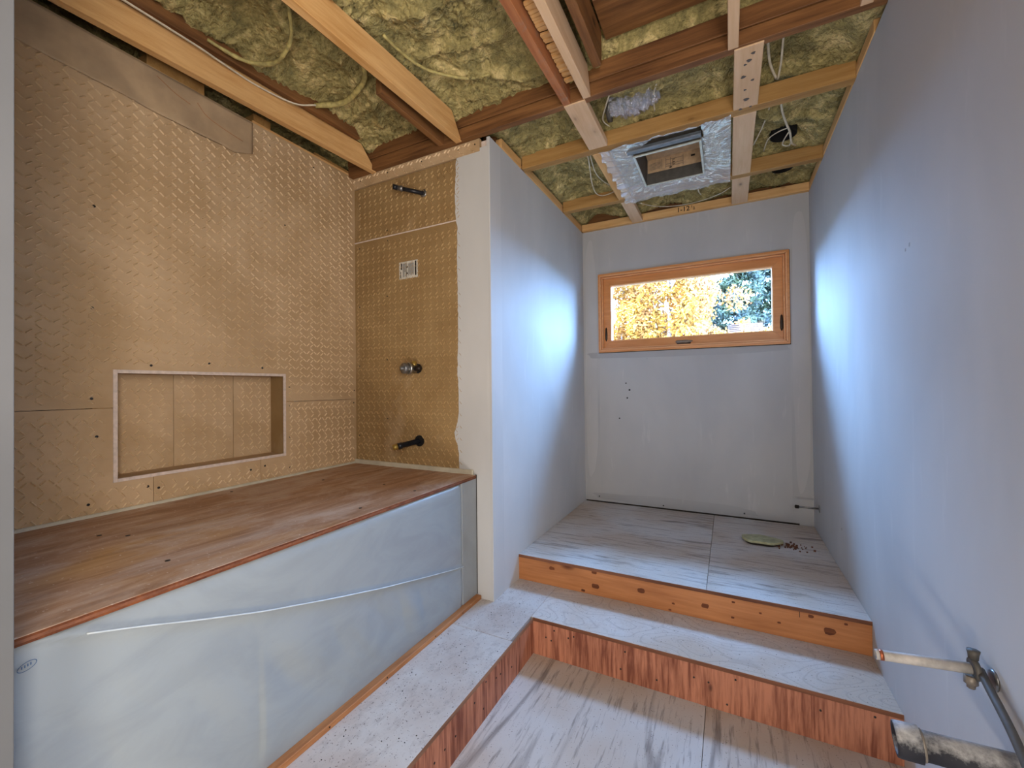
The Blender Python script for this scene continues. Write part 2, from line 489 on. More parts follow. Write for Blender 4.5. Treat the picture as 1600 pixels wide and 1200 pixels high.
# taping-mud bands, thin patches and pencil-black spots on the far wall
def blob(name, cx, cz, rx, rz, y, mat, parent, n=26, axis='y', th=.0012, seed=0, jag=.25):
    poly = []
    for k in range(n):
        a = 2 * math.pi * k / n
        r = 1 + jag * noise.noise(Vector((math.cos(a) * 1.7, math.sin(a) * 1.7, seed + cx * 9)))
        poly.append((cx + rx * r * math.copysign(abs(math.cos(a)) ** .6, math.cos(a)), cz + rz * r * math.copysign(abs(math.sin(a)) ** .6, math.sin(a))))
    return prism(name, poly, axis, y - th, y + .001, mat, parent)
blob('mud_band', -.31, .285, .78, .035, YF, M['mud_grey'], wf, 40, seed=2, jag=.2, th=.0015)
blob('mud_band', -.40, -.985, .64, .035, YF, M['mud_grey'], wf, 40, seed=3, th=.0015)
blob('mud_band', -1.11, .25, .055, 1.05, YF, M['mud'], wf, 40, seed=4, jag=.12)
blob('mud_band', .485, .25, .05, 1.05, YF, M['mud'], wf, 40, seed=5, jag=.12)
for x, z, r in ((-.80, .03, .006), (-.77, -.03, .008), (-.79, -.10, .007), (-.86, -.28, .006), (-.62, .24, .006), (-1.05, -.99, .006), (-.5, -1.01, .006), (.1, -1.0, .006)):
    blob('nail_spot', x, z, r, r, YF - .001, M['mud_grey'] if z > .2 else M['screw'], wf, 8, seed=1)
box('shadow_gap', (XL + .01, YF - .004, ZP - .004), (XR - .09, YF + .002, ZP + .011), M['caulk'], wf, 0)

# wall block at the tub's foot end: finished drywall on the right, tan board let in on the left
we = structure(empty('wall_end', (-1.7, 2.1, 0)))
box('wall_core', (-2.5, YB + .016, -1.5), (XL - .002, YB + .122, ZC), M['core'], we, 0)
edge = [(-1.19, ZC + .004), (-1.19, -1.40), (-1.296, -1.40), (-1.296, -.50), (-1.405, -.50)]
zz = -.44
while zz < 1.36:
    base = -1.406 if zz < .98 else -1.412
    edge.append((base - .022 * max(0, noise.noise(Vector((0, zz * 3.1, 4)))) - .006 * noise.noise(Vector((3, zz * 60, 1))) - (.028 * math.exp(-((zz + .27) / .07) ** 2)), zz))
    zz += .02
edge += [(-1.40, 1.375), (-1.20, 1.375), (-1.20, ZC + .004)]
prism('drywall_panel', [(x, z) for x, z in edge], 'y', YB - .004, YB + .016, M['drywall'], we)
box('corner_strip', (-1.192, YB - .006, -1.385), (XL, YB + .125, ZC + .004), M['drywall'], we, .002)

# embossed ridges: real raised bars, 45 degrees, four to a cell
CELL = ((0, .857, .23, .54), (0, 1.036, .245, 1.33), (.325, .414, .57, .71), (.66, .75, .90, .41))
CW, CH = .071, .047
def ridges(parent, rects, to3, rot, mat, ox=0, oz=0, h=.0066, wd=.003):
    """rects: list of (a0, a1, z0, z1, include-bool) in wall coordinates."""
    a0 = min(r[0] for r in rects); a1 = max(r[1] for r in rects); z0 = min(r[2] for r in rects); z1 = max(r[3] for r in rects)
    inc = [r for r in rects if r[4]]; exc = [r for r in rects if not r[4]]
    vs, fs = [], []
    cw, ch = (CH, CW) if rot else (CW, CH)
    for i in range(int((a1 - a0) / cw) + 3):
        for j in range(int((z1 - z0) / ch) + 3):
            for (u0, v0, u1, v1) in CELL:
                if rot: p, q = (v0, u0), (v1, u1)
                else: p, q = (u0, v0), (u1, v1)
                A = (a0 + ox + (i - 1 + p[0]) * cw, z1 + oz - (j - 1 + p[1]) * ch)
                B = (a0 + ox + (i - 1 + q[0]) * cw, z1 + oz - (j - 1 + q[1]) * ch)
                ok = all(any(r[0] + .002 < P[0] < r[1] - .002 and r[2] + .002 < P[1] < r[3] - .002 for r in inc) and
                         not any(r[0] - .004 < P[0] < r[1] + .004 and r[2] - .004 < P[1] < r[3] + .004 for r in exc) for P in (A, B))
                if not ok: continue
                dx, dz = B[0] - A[0], B[1] - A[1]; L = math.hypot(dx, dz); nx, nz = -dz / L * wd, dx / L * wd
                k = len(vs)
                vs += [to3(A[0] + nx, A[1] + nz, 0), to3(A[0] - nx, A[1] - nz, 0), to3(B[0] - nx, B[1] - nz, 0), to3(B[0] + nx, B[1] + nz, 0),
                       to3(A[0] + dx * .1, A[1] + dz * .1, h), to3(B[0] - dx * .1, B[1] - dz * .1, h)]
                fs += [[k + 1, k + 2, k + 5, k + 4], [k + 3, k, k + 4, k + 5], [k, k + 1, k + 4], [k + 2, k + 3, k + 5]]
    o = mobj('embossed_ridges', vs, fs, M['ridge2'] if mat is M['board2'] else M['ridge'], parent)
    o['kind'] = 'stuff'
    return o

# tub side wall: four boards round the niche
wl = structure(empty('wall_left', (-2.3, 1.16, 0)))
NY0, NY1, NZ0, NZ1, NX = .785, 1.538, -.371, .090, -2.362
ZJ = -.066
g_ = .0012
PL = lambda y, z, t: (XB + t, y, z)
def panel_x(rects, rot, ox, oz, name='backer_board'):
    """one board as a frame-shaped prism: union of rectangles sharing one object"""
    bm = bmesh.new()
    for (y0, y1, z0, z1) in rects:
        r = bmesh.ops.create_cube(bm, size=1)
        for v in r['verts']:
            v.co = Vector((XB - .006 + v.co.x * .012, (y0 + y1) / 2 + v.co.y * (y1 - y0), (z0 + z1) / 2 + v.co.z * (z1 - z0)))
    bmesh.ops.remove_doubles(bm, verts=bm.verts, dist=1e-5)
    c = Vector((XB - .006, (rects[0][0] + rects[0][1]) / 2, (rects[0][2] + rects[0][3]) / 2))
    for v in bm.verts: v.co -= c
    o = bm_obj(name, bm, M['board'], wl, c)
    ridges(o, [(*r, True) for r in rects] + [(NY0 - .012, NY1 + .012, NZ0 - .012, NZ1 + .012, False)], PL, rot, M['board'], ox, oz)
    return o
panel_x([(YN, NY0, ZJ + g_, 1.436), (NY0, NY1, NZ1, 1.436), (NY1, YB, ZJ + g_, 1.436)], False, .012, -.01)
panel_x([(YN, NY0, -.50, ZJ - g_), (NY0, .919 - g_, -.50, NZ0)], True, 0, .0)
panel_x([(.919 + g_, 1.396 - g_, -.50, NZ0)], True, .01, .02)
panel_x([(1.396 + g_, NY1, -.50, NZ0), (NY1, YB, -.50, ZJ - g_)], True, .02, .01)
# niche
PN = lambda y, z, t: (NX + t, y, z)
for k, (y0, y1) in enumerate(((NY0, 1.046), (1.046, 1.318), (1.318, NY1))):
    o = box('niche_back_board', (NX - .012, y0 + g_, NZ0), (NX + (.0015 if k == 2 else 0), y1 - g_, NZ1), M['board'], wl, 0)
    ridges(o, [(y0, y1 - .004, NZ0, NZ1 - .004, True)], (lambda y, z, t: (NX + .0015 + t, y, z)) if k == 2 else PN, True, M['board'], .01 * k, .015 * k)
fw = .0125
box('niche_side_board', (NX, NY0 - .001, NZ0), (XB - .001, NY0 + fw, NZ1), M['board'], wl, 0)
box('niche_side_board', (NX, NY1 - fw, NZ0), (XB - .001, NY1 + .001, NZ1), M['board2'], wl, 0)
box('niche_top_board', (NX, NY0, NZ1 - fw), (XB - .001, NY1, NZ1 + .001), M['board'], wl, 0)
box('niche_sill_board', (NX, NY0, NZ0 - .001), (XB - .001, NY1, NZ0 + fw), M['board'], wl, 0)
for lo, hi in (((XB - .004, NY0 - .002, NZ0 - .002), (XB + .004, NY0 + fw, NZ1 + .002)), ((XB - .004, NY1 - fw, NZ0 - .002), (XB + .004, NY1 + .002, NZ1 + .002)),
               ((XB - .004, NY0 + fw, NZ1 - fw), (XB + .004, NY1 - fw, NZ1 + .002)), ((XB - .004, NY0 + fw, NZ0 - .002), (XB + .004, NY1 - fw, NZ0 + fw))):
    o = box('niche_edge', lo, hi, M['core'], wl, .0008); o['label'] = 'raw whitish cut edge of the niche opening'
box('wall_core', (-2.5, YN, -1.5), (NX - .014, YB + .016, 1.41), M['core'], wl, 0)
box('stud', (NX - .01, NY0 - .06, -.5), (XB - .013, NY0 - .002, 1.36), M['pine_z'], wl, 0)
box('stud', (NX - .01, NY1 + .002, -.5), (XB - .013, NY1 + .06, 1.36), M['pine_z'], wl, 0)
def screw(parent, p, d, r=.0045, mat='screw'):
    p = Vector(p); d = Vector(d)
    return lathe('screw', [(-.001, r), (.0012, r), (.0018, r * .5)], p, p + d, M[mat], parent, 8, False)
for y, z in ((.726, .744), (.72, .335), (.912, .114), (1.144, .133), (.718, -.026), (.733, -.178), (.708, -.444), (.899, -.412), (.938, -.426), (1.406, .121),
             (1.563, .016), (1.566, -.091), (1.565, -.271), (1.564, -.444), (1.418, -.411), (1.342, -.419), (1.732, 1.365), (1.541, .945), (1.452, 1.357), (2.035, -.007), (2.03, -.09)):
    screw(wl, (XB, y, z), (1, 0, 0), .0055 if y < 1.5 else .0045)
# end-wall boards
PE = lambda x, z, t: (x, YB - t, z)
def panel_y(x0, x1, z0, z1, rot, ox, oz, name='backer_board', proud=0, mat='board2', ridge_x1=None):
    o = box(name, (x0, YB - proud, z0), (x1, YB + .016, z1), M[mat], we, .0006)
    ridges(o, [(x0, ridge_x1 or x1, z0, z1, True)], lambda x, z, t: (x, YB - proud - t, z), rot, M[mat], ox, oz)
    return o
panel_y(XB, -1.38, -.478, .989, True, 0, 0)
panel_y(XB, -1.38, .992, 1.352, True, .02, .02)
panel_y(XB - .01, -1.245, 1.356, 1.43, False, .01, .01, proud=.008, mat='board', ridge_x1=-1.26)
box('board_joint', (XB, YB - .0025, .987), (-1.40, YB + .001, .994), M['core'], we, 0)
for x, z in ((-1.955, 1.03), (-1.95, .963), (-1.959, .602), (-1.963, .19), (-1.962, -.191), (-2.2, 1.24), (-2.203, .949), (-2.207, .555), (-2.211, .157), (-2.215, -.31)):
    screw(we, (x, YB, z), (0, -1, 0), .0045)
for x in (-2.18, -1.94, -1.662, -1.391, -1.275):
    screw(we, (x, YB - .008, 1.40), (0, -1, 0), .0045)

# right wall marks
wr = bpy.data.objects['wall_right']
for y, z, r in ((1.90, .46, .004), (1.865, .468, .005), (2.9, -.80, .005)):
    blob('scuff', y, z, r, r * 1.4, XR, M['mud_grey'], wr, 8, axis='x', th=.001)
# lumber seen on top of the tub side wall
lp = empty('top_plate', (-2.27, 1.1, 1.44))
tag(lp, 'pale double top plate lying on the tan niche wall', 'plate')
box('plate_board', (-2.29, 1.36, 1.437), (-2.250, 2.045, 1.452), M['pine_y'], lp)
box('plate_board', (-2.38, 1.75, 1.445), (-2.262, 2.03, 1.475), M['joist_x'], lp)
bk = empty('blocking', (-2.27, .9, 1.45))
tag(bk, 'short orange blocks above the beige sheet, left edge of the ceiling', 'block')
for a, b in ((.905, 1.135), (1.375, 1.47), (.3, .42)):
    box('block', (-2.36, a, 1.425), (-2.262, b, 1.50), M['joist_x'], bk)

# beige kraft sheet stapled along the top of the niche wall
def sheet_fn(y, t):
    zb = 1.245 - .05 * (y - .8) + .008 * noise.noise(Vector((y * 7, 0, 2)))
    if y > 1.26: zb += (y - 1.26) * .5
    z = zb + (1.427 - zb) * t
    return (XB + .011 + .004 * noise.noise(Vector((y * 5, z * 9, 7))) + .010 * (1 - t) ** 3 * max(0, noise.noise(Vector((y * 4, 5, 1)))), y, z)
sh = grid('kraft_sheet', sheet_fn, .275, 1.355, 70, 0, 1, 14, None or simple('kraft_sheet', (178, 152, 120), .7, var=.14, sc=7, bump=.3))
sh.modifiers.new('t', 'SOLIDIFY').thickness = .0012
tag(sh, 'beige waterproofing sheet with a water stain along the top of the niche wall', 'sheet')
tube('stain', [(XB + .0135, .93, 1.40), (XB + .0138, 1.0, 1.365), (XB + .0142, 1.06, 1.35)], .0012, M['trim_wood'], sh, 5)
tube('stain', [(XB + .0135, 1.09, 1.375), (XB + .0138, 1.13, 1.335), (XB + .0142, 1.20, 1.315), (XB + .0142, 1.30, 1.30)], .0012, M['trim_wood'], sh, 5)

# ------------------------------------------------------------------ floors and steps
fl = structure(empty('floor', (0, .5, Z3)))
box('plywood_sheet', (-.95, YBACK, Z3 - .02), (-.105, YR2 + .02, Z3), M['floor_y'], fl, .001)
box('plywood_sheet', (-.103, YBACK, Z3 - .02), (XR, YR2 + .02, Z3), M['floor_y'], fl, .001)
pf = empty('platform', (-.3, 3.0, Z2 - .02))
tag(pf, 'upper plywood platform below the window with knotty orange pine riser', 'platform')
box('plywood_sheet', (XL, YR1, ZP - .018), (-.1135, YF, ZP), M['floor_x'], pf, .0012)
box('plywood_sheet', (-.1115, YR1, ZP - .018), (XR, YF, ZP), M['floor_x'], pf, .0012)
box('sheet_edge', (XL, YR1 - .0015, ZP - .018), (XR, YR1 + .001, ZP - .001), M['ply_edge'], pf, 0)
box('riser', (XL, YR1 + .001, Z2), (XR, YR1 + .038, ZP - .018), M['riser_pine'], pf, .001)
box('joint_line', (.282, YR1 - .0002, ZP - .045), (.284, YR1 + .003, ZP - .018), M['caulk'], pf, 0)
ls = empty('lower_step', (-.6, 1.8, Z3))
tag(ls, 'dusty L-shaped plywood step running round the sunken floor with reddish plywood risers', 'step')
box('tread', (-.93, YR2, Z2 - .018), (XR, YR1 + .02, Z2), M['swirl'], ls, .0012)
box('tread', (-1.30, 1.765, Z2 - .018), (-.9315, YR1 + .02, Z2), M['dust'], ls, .0012)
box('tread', (-1.30, YN, Z2 - .018), (-.918, 1.7635, Z2), M['dust'], ls, .0012)
box('tread', (-1.19, YBACK, Z2 - .018), (-.918, YN - .0015, Z2), M['dust'], ls, .0012)
box('sheet_edge', (-.918, YR2 - .0015, Z2 - .018), (XR, YR2 + .001, Z2 - .001), M['ply_edge'], ls, 0)
box('sheet_edge', (-.919, YBACK, Z2 - .018), (-.9165, YR2, Z2 - .001), wood('plywood_edge_y', (150, 112, 88), (110, 76, 56), 'y', 0), ls, 0)
box('riser', (-.93, YR2 + .001, Z3), (XR, YR2 + .02, Z2 - .018), M['riser_ply'], ls, .001)
box('riser', (-.94, YBACK, Z3), (-.920, YR2 + .001, Z2 - .018), M['riser_ply'], ls, .001)
for i in range(14):
    x = -.9 + random.random() * 1.4
    screw(ls, (x, YR2, Z2 - .03 - random.random() * .13), (0, -1, 0), .004)
for i in range(10):
    screw(ls, (-.92, 1.0 + random.random() * .95, Z2 - .03 - random.random() * .12), (1, 0, 0), .004)
for i in range(40):
    p = (-1.25 + random.random() * .32, .7 + random.random() * 1.4, Z2)
    screw(ls, p, (0, 0, 1), .0022)
kick = box('trim_1', (-1.30, YN, Z2), (-1.258, YB - .01, Z2 + .022), M['trim_wood'], None, .002)
structure(kick)
for y in (1.02, 1.3, 1.62, 1.85):
    screw(kick, (-1.258, y, Z2 + .012), (1, 0, 0), .003)

KN = [(-0.96,-1.09,0.013),(-0.699,-1.065,0.012),(-0.693,-1.143,0.017),(-0.765,-1.182,0.009),(-0.436,-1.114,0.016),(-0.272,-1.147,0.006),(-0.119,-1.125,0.014),(0.009,-1.077,0.006),(-0.289,-1.184,0.006),(0.397,-1.123,0.019),(0.326,-1.072,0.009),(0.124,-1.104,0.005),(0.005,-1.154,0.006),(0.2,-1.131,0.006),(0.456,-1.076,0.006)]
pf_r = [c for c in pf.children if c.name.startswith('riser')][0]
for x, z, q in KN:
    blob('knot', x, z, q * 1.25, q * .8, YR1 + .0012, M['knot'], pf_r, 12, seed=2, jag=.3, th=.0006)
# foam plug lying on the platform
def plug_poly(r):
    return [(.18 + math.cos(a) * r * 1.0 * (1 + .08 * math.sin(3 * a + 1)), 3.22 + math.sin(a) * r * .62 * (1 + .1 * math.sin(5 * a))) for a in [2 * math.pi * k / 28 for k in range(28)]]
pg = empty('floor_plug', (.18, 3.22, ZP))
tag(pg, 'greenish round foam plug capping the drain hole on the platform', 'plug')
prism('plug_disc', plug_poly(.118), 'z', ZP + .016, ZP + .030, simple('green_foam_plug', (178, 176, 138), .8, var=.15, sc=25, bump=.4), pg)
prism('plug_base', plug_poly(.100), 'z', ZP, ZP + .016, M['caulk'], pg)
cr = empty('debris', (.33, 3.25, ZP)); tag(cr, 'crumbs of brown debris beside the green foam plug', 'debris', kind='stuff')
bm = bmesh.new()
for i in range(70):
    r = bmesh.ops.create_cube(bm, size=.004 + random.random() * .008)
    q = Matrix.Rotation(random.random() * 3, 3, 'Z')
    d = Vector((.33 + random.gauss(0, .05), 3.23 + random.gauss(0, .03), ZP + .003))
    for v in r['verts']: v.co = q @ v.co * Vector((1, 1, .6)).length / 1.5 + d - Vector((.33, 3.25, ZP))
bm_obj('crumbs', bm, M['ply_edge'], cr, (.33, 3.25, ZP))['kind'] = 'stuff'

# ------------------------------------------------------------------ bathtub
tub = empty('bathtub', (-1.77, 1.16, Z2))
tag(tub, 'white built-in bathtub whose film-covered apron faces the step', 'bathtub')
ZA0, ZA1, YA1 = -1.172, -.513, 1.898
RIDGE = [(.27, -.505), (.367, -.528), (.477, -.563), (.62, -.616), (.784, -.673), (1.05, -.752), (1.3, -.820), (1.6, -.893), (1.9, -.962)]
def ridge_z(y):
    for (a, za), (b, zb) in zip(RIDGE, RIDGE[1:]):
        if y <= b:
            t = max(0, (y - a) / (b - a)); return za + (zb - za) * t
    return RIDGE[-1][1]
def apron_fn(y, z):
    x = XT + .004
    if z > -.56: x += -.018 * ((z + .56) / .047) ** 2
    d = z - ridge_z(y)
    x += .010 * math.exp(-(d / .0055) ** 2)
    if d < 0:
        s = min(1, -d / .12) * min(1, max(0, (z - ZA0) / .12))
        x += -.003 * min(1, -d / .03)
        q = Vector((y * 2.4 + z * 1.2, z * 1.1, 3))
        x += s * .018 * noise.turbulence(q, 3, True) * (1 if y > .8 else .6)
        f = noise.noise(Vector((y * 7 + z * 2.0, z * 1.4, 9)))
        x += s * .022 * max(0, f) * min(1, max(0, (y - 1.0) / .4))
    if y > YA1 - .02: x -= .006 * (y - YA1 + .02) / .02
    return (x, y, z)
o = grid('apron', apron_fn, YN, YA1, 190, ZA0, ZA1, 90, M['apron'], tub); o['label'] = 'apron wrapped in sagging protective film with one long fold'
o = box('apron_end_strip', (XT - .02, YA1, ZA0), (XT + .002, YB - .007, ZA1 + .003), M['apron_plain'], tub, .002)
box('rim', (XT - .05, YN, ZA1 - .006), (XT - .008, YB - .007, ZT - .019), M['apron_plain'], tub, .004)
box('end_gap', (XT - .004, YB - .009, ZA0 + .0), (XT + .004, YB - .004, ZT), M['caulk'], tub, 0)
box('flange', (XB + .001, YN, ZT - .015), (XB + .012, YB, ZT + .012), M['flange'], tub, .003)
box('flange', (XB + .001, YB - .018, ZT - .015), (-1.305, YB - .002, ZT + .026), M['flange'], tub, .004)
box('tub_body', (XB + .005, YN + .01, Z2 + .1), (XT - .06, YB - .01, ZT - .03), M['apron_plain'], tub, .01)
fo = tube('film_fold', [(apron_fn(y, z)[0] + .0005, y, z) for y, z in [(.40 + k * .1, ridge_z(.40 + k * .1)) for k in range(16)]], .0022, M['fold'], tub, 8, 6, 1.0, .4)  # thin pale tube added as the bright line on the fold
fo['label'] = 'painted highlight along the long fold in the protective film'
lg = empty('oval_sticker', (XT + .005, .315, -.565))
tag(lg, 'small blue oval maker mark on the apron film at the left edge', 'sticker')
def oval(a, b, n=28): return [(.312 + .011 * 0 + a * math.cos(t) , -.560 + b * math.sin(t) + a * math.cos(t) * .25) for t in [2 * math.pi * k / n for k in range(n)]]
tube('oval_outline', [(XT + .0055, y, z) for y, z in oval(.0135, .0085)] + [(XT + .0055, *oval(.0135, .0085)[0])], .0006, M['blue_ink'], lg, 4, 1)
for k in range(4):
    box('letter_stroke', (XT + .0045, .304 + k * .0042, -.563 + k * .001), (XT + .006, .3055 + k * .0042, -.558 + k * .001), M['blue_ink'], lg, 0)

deck = empty('plywood_cover', (-1.77, 1.16, ZT))
tag(deck, 'dusty brown plywood cover laid over the bathtub', 'cover')
b = box('panel', (XB + .013, YN + .002, ZT - .018), (XT + .008, YB - .019, ZT), M['deck'], deck, .001)
for z0, z1, c in ((-.018, -.0125, 'knot'), (-.0125, -.006, 'ply_edge'), (-.006, -.001, 'knot')):
    box('veneer', (XT + .0078, YN + .002, ZT + z0), (XT + .0094, YB - .019, ZT + z1), M[c], deck, 0)
for x, y in ((-1.934, .637), (-1.842, .681), (-1.463, .632), (-1.369, 1.268), (-2.17, 1.202), (-1.358, 1.596), (-1.594, 1.635), (-1.981, 1.575)):
    screw(deck, (x, y, ZT), (0, 0, 1), .007)

# ------------------------------------------------------------------ plumbing on the tub end wall
sa = empty('shower_pipe', (-1.70, YB, 1.25)); tag(sa, 'black capped shower stub high on the tan end wall', 'pipe')
p0, p1 = Vector((-1.655, YB, 1.205)), Vector((-1.80, YB - .115, 1.232))
lathe('stub', [(0, .0125), (.125, .0125)], p0, p1, M['rubber'], sa)
lathe('collar', [(-.002, .022), (.003, .024), (.004, .013)], p0, p0 + Vector((0, -1, 0)), M['steel'], sa)
lathe('coupling', [(.125, .0135), (.125, .017), (.142, .017), (.143, .014), (.16, .014)], p0, p1, M['steel'], sa)
lathe('cap', [(.158, .016), (.185, .016), (.186, .0)], p0, p1, M['rubber'], sa)
tv = empty('shower_valve', (-1.73, YB, .125)); tag(tv, 'round chrome mixing valve body half way up the tan end wall', 'valve')
c0 = Vector((-1.715, YB, .125)); c1 = c0 + Vector((-.32, -1, .0))
lathe('mounting_hole', [(-.002, .030), (.0085, .030)], (-1.71, YB, .125), (-1.71, YB - 1, .125), M['black'], tv)
lathe('valve_body', [(0, .030), (.05, .030), (.052, .038), (.066, .038), (.068, .034)], c0, c1, M['chrome'], tv)
lathe('valve_face', [(.066, .033), (.098, .033), (.102, .030), (.103, .012), (.118, .011), (.119, 0)], c0, c1, M['steel'], tv)
lathe('side_port', [(0, .016), (.05, .016), (.052, .011), (.058, 0)], c0 + Vector((.0, -.03, .0)), c0 + Vector((.5, -.03, .0)), M['bronze'], tv)
lathe('top_port', [(0, .014), (.045, .014), (.046, 0)], c0 + Vector((0, -.03, 0)), c0 + Vector((0, -.03, .5)), M['brass'], tv)
sp = empty('spout_pipe', (-1.70, YB, -.33)); tag(sp, 'black tub spout stub low on the tan end wall', 'pipe')
s0 = Vector((-1.70, YB, -.322)); s1 = Vector((-1.815, YB - .13, -.358))
lathe('wall_opening', [(-.001, .034), (.0085, .034)], s0, s0 + Vector((0, -1, 0)), M['black'], sp)
lathe('stub', [(-.02, .0165), (.11, .0165), (.111, .02), (.135, .02)], s0, s1, M['rubber'], sp)
lathe('brass_end', [(.135, .018), (.165, .018), (.166, .012), (.158, .011)], s0, s1, M['brass'], sp)
lab = empty('product_label', (-1.78, YB, .75)); tag(lab, 'white printed paper label on the tan end wall', 'label')
box('paper', (-1.852, YB - .0042, .695), (-1.703, YB - .0028, .803), M['paper'], lab, 0)
def lbox(x0, x1, z0, z1, m='ink'): box('print', (-1.852 + x0 * .149, YB - .0048, .695 + z0 * .108), (-1.852 + x1 * .149, YB - .0041, .695 + z1 * .108), M[m], lab, 0)
lbox(.10, .16, .55, .93, 'ink_dark'); lbox(.06, .10, .08, .45, 'ink_dark'); lbox(.86, .93, .12, .95, 'ink_dark')
for k in range(9): lbox(.2 + k * .026, .212 + k * .026, .1 + (.3 if 3 < k < 6 else 0), .9)
for k in range(11): lbox(.5 + k * .028, .512 + k * .028, .12 + (k % 3) * .06, .9 - (k % 2) * .05)
lbox(.40, .47, .62, .72, 'ink_dark'); lbox(.40, .47, .25, .35, 'ink_dark')

# ------------------------------------------------------------------ pipes on the right wall
wp = empty('white_stub_pipe', (XR, 1.419, -.70)); tag(wp, 'dusty white pipe stub with copper ring sticking out of the right wall', 'pipe')
a0, a1 = Vector((.515, 1.419, -.693)), Vector((.335, 1.419, -.709))
lathe('pipe', [(0, .0125), (.168, .0125), (.169, .010)], a0, a1, M['white_pipe'], wp)
lathe('copper_ring', [(.1655, .0128), (.1735, .0128), (.174, .010)], a0, a1, M['copper'], wp)
lathe('end_bead', [(.1735, .0125), (.181, .0125), (.182, .0085), (.175, .008)], a0, a1, M['white_pipe'], wp)
cl = empty('pipe_clamp', (XR, 1.41, -.69)); tag(cl, 'rusty ring clamp and escutcheon where the white pipe meets the right wall', 'clamp')
lathe('ring', [(0, .024), (.006, .026), (.012, .024)], (.528, 1.419, -.692), (.50, 1.419, -.695), M['dark_steel'], cl, 14)
lathe('wall_plate', [(0, .024), (.004, .022), (.005, .014)], (XR, 1.40, -.70), (XR - 1, 1.40, -.70), M['steel'], cl)
lathe('knob', [(0, .010), (.012, .011), (.020, .013), (.021, 0)], (.52, 1.419, -.668), (.52, 1.419, -.5), M['dark_steel'], cl, 8)
lathe('lower_nut', [(0, .013), (.02, .013), (.022, .008), (.03, .008)], (.515, 1.419, -.71), (.515, 1.419, -.9), M['grey_handle'], cl, 6)
dp = tube('supply_pipe', [(.530, 1.415, -.69), (.525, 1.37, -.70), (.515, 1.24, -.735), (.505, 1.12, -.80), (.50, 1.05, -.90)], .0085, M['dark_steel'], None, 12)
tag(dp, 'grey pipe bending downwards from the clamp on the right wall', 'pipe')
bp = empty('drain_pipe', (XR, 1.30, -.80)); tag(bp, 'thick black dust-covered drain pipe stub at the bottom right', 'pipe')
b0, b1 = Vector((XR, 1.27, -.812)), Vector((.335, 1.285, -.828))
def dusty():
    g = N('dusty_black_pipe')
    geo = g.n('ShaderNodeNewGeometry'); sx = g.n('ShaderNodeSeparateXYZ'); g.l(geo.outputs['Normal'], sx.inputs[0])
    n = g.noise(60, (1, 1, 1), 5, .7)
    up = g.math('ADD', sx.outputs[2], g.math('MULTIPLY', g.math('SUBTRACT', n, .5), 1.6))
    return g.out(g.mix(g.f(up, .15, 1.1), srgb(42, 42, 48), srgb(188, 186, 184)), .7)
M['dusty'] = dusty()
lathe('pipe', [(0, .030), (.17, .030)], b0, b1, M['dusty'], bp, 28)
lathe('coupling', [(.168, .031), (.170, .037), (.206, .037), (.214, .036), (.214, .028), (.17, .027)], b0, b1, M['dusty'], bp, 28)
lathe('glue_band', [(.164, .031), (.165, .0325), (.171, .0325), (.172, .031)], b0, b1, M['grey_handle'], bp, 28)
tp = empty('toilet_supply', (XR, 3.54, -.85)); tag(tp, 'thin capped supply stub in the far right corner near the floor', 'pipe')
lathe('escutcheon', [(0, .028), (.004, .026), (.006, .010)], (XR, 3.54, -.855), (0, 3.54, -.855), M['steel'], tp, 16)
lathe('tube', [(0, .006), (.125, .006)], (XR, 3.54, -.855), (0, 3.54, -.855), M['steel'], tp, 10)
lathe('cap', [(.118, .012), (.138, .013), (.142, .009), (.143, 0)], (XR, 3.54, -.855), (0, 3.54, -.855), M['ink_dark'], tp, 12)

# ------------------------------------------------------------------ window
wn = structure(empty('window_1', (-.31, 3.8, WZ0)))
def frame(name, x0, x1, z0, z1, wd, y0, y1, mat, parent, bev=.0025):
    for n, a in (('rail', ((x0, z0), (x1, z0), (x1 - wd, z0 + wd), (x0 + wd, z0 + wd))), ('rail', ((x0, z1), (x1, z1), (x1 - wd, z1 - wd), (x0 + wd, z1 - wd))),
                 ('stile', ((x0, z0), (x0, z1), (x0 + wd, z1 - wd), (x0 + wd, z0 + wd))), ('stile', ((x1, z0), (x1, z1), (x1 - wd, z1 - wd), (x1 - wd, z0 + wd)))):
        o = prism(name + '_' + n, a, 'y', y0, y1, mat, parent)
        bm = bmesh.new(); bm.from_mesh(o.data); bmesh.ops.bevel(bm, geom=list(bm.edges), offset=bev, segments=2, affect='EDGES'); bm.to_mesh(o.data); bm.free()
frame('casing', WX0, WX1, WZ0, WZ1, .017, 3.728, 3.87, M['window_wood'], wn)
frame('bead', WX0 + .016, WX1 - .016, WZ0 + .016, WZ1 - .016, .009, 3.721, 3.87, M['window_bead'], wn, .0035)
frame('groove', WX0 + .024, WX1 - .024, WZ0 + .024, WZ1 - .024, .008, 3.752, 3.87, M['window_wood'], wn, .001)
frame('bead', WX0 + .031, WX1 - .031, WZ0 + .031, WZ1 - .031, .008, 3.738, 3.87, M['window_bead'], wn, .003)
frame('sash', WX0 + .038, WX1 - .038, WZ0 + .038, WZ1 - .038, .064, 3.772, 3.84, M['window_wood'], wn)
frame('glazing_bead', WX0 + .100, WX1 - .100, WZ0 + .100, WZ1 - .100, .009, 3.763, 3.83, M['window_bead'], wn, .003)
box('pane', (WX0 + .104, 3.806, WZ0 + .104), (WX1 - .104, 3.809, WZ1 - .104), M['glass'], wn, 0)
box('outer_shadow_gap', (WX0 - .005, 3.7475, WZ0 - .005), (WX1 + .005, 3.752, WZ0 - .0001), M['caulk'], wn, 0)
box('outer_shadow_gap', (WX1 + .0001, 3.7475, WZ0 - .005), (WX1 + .005, 3.752, WZ1 + .004), M['caulk'], wn, 0)
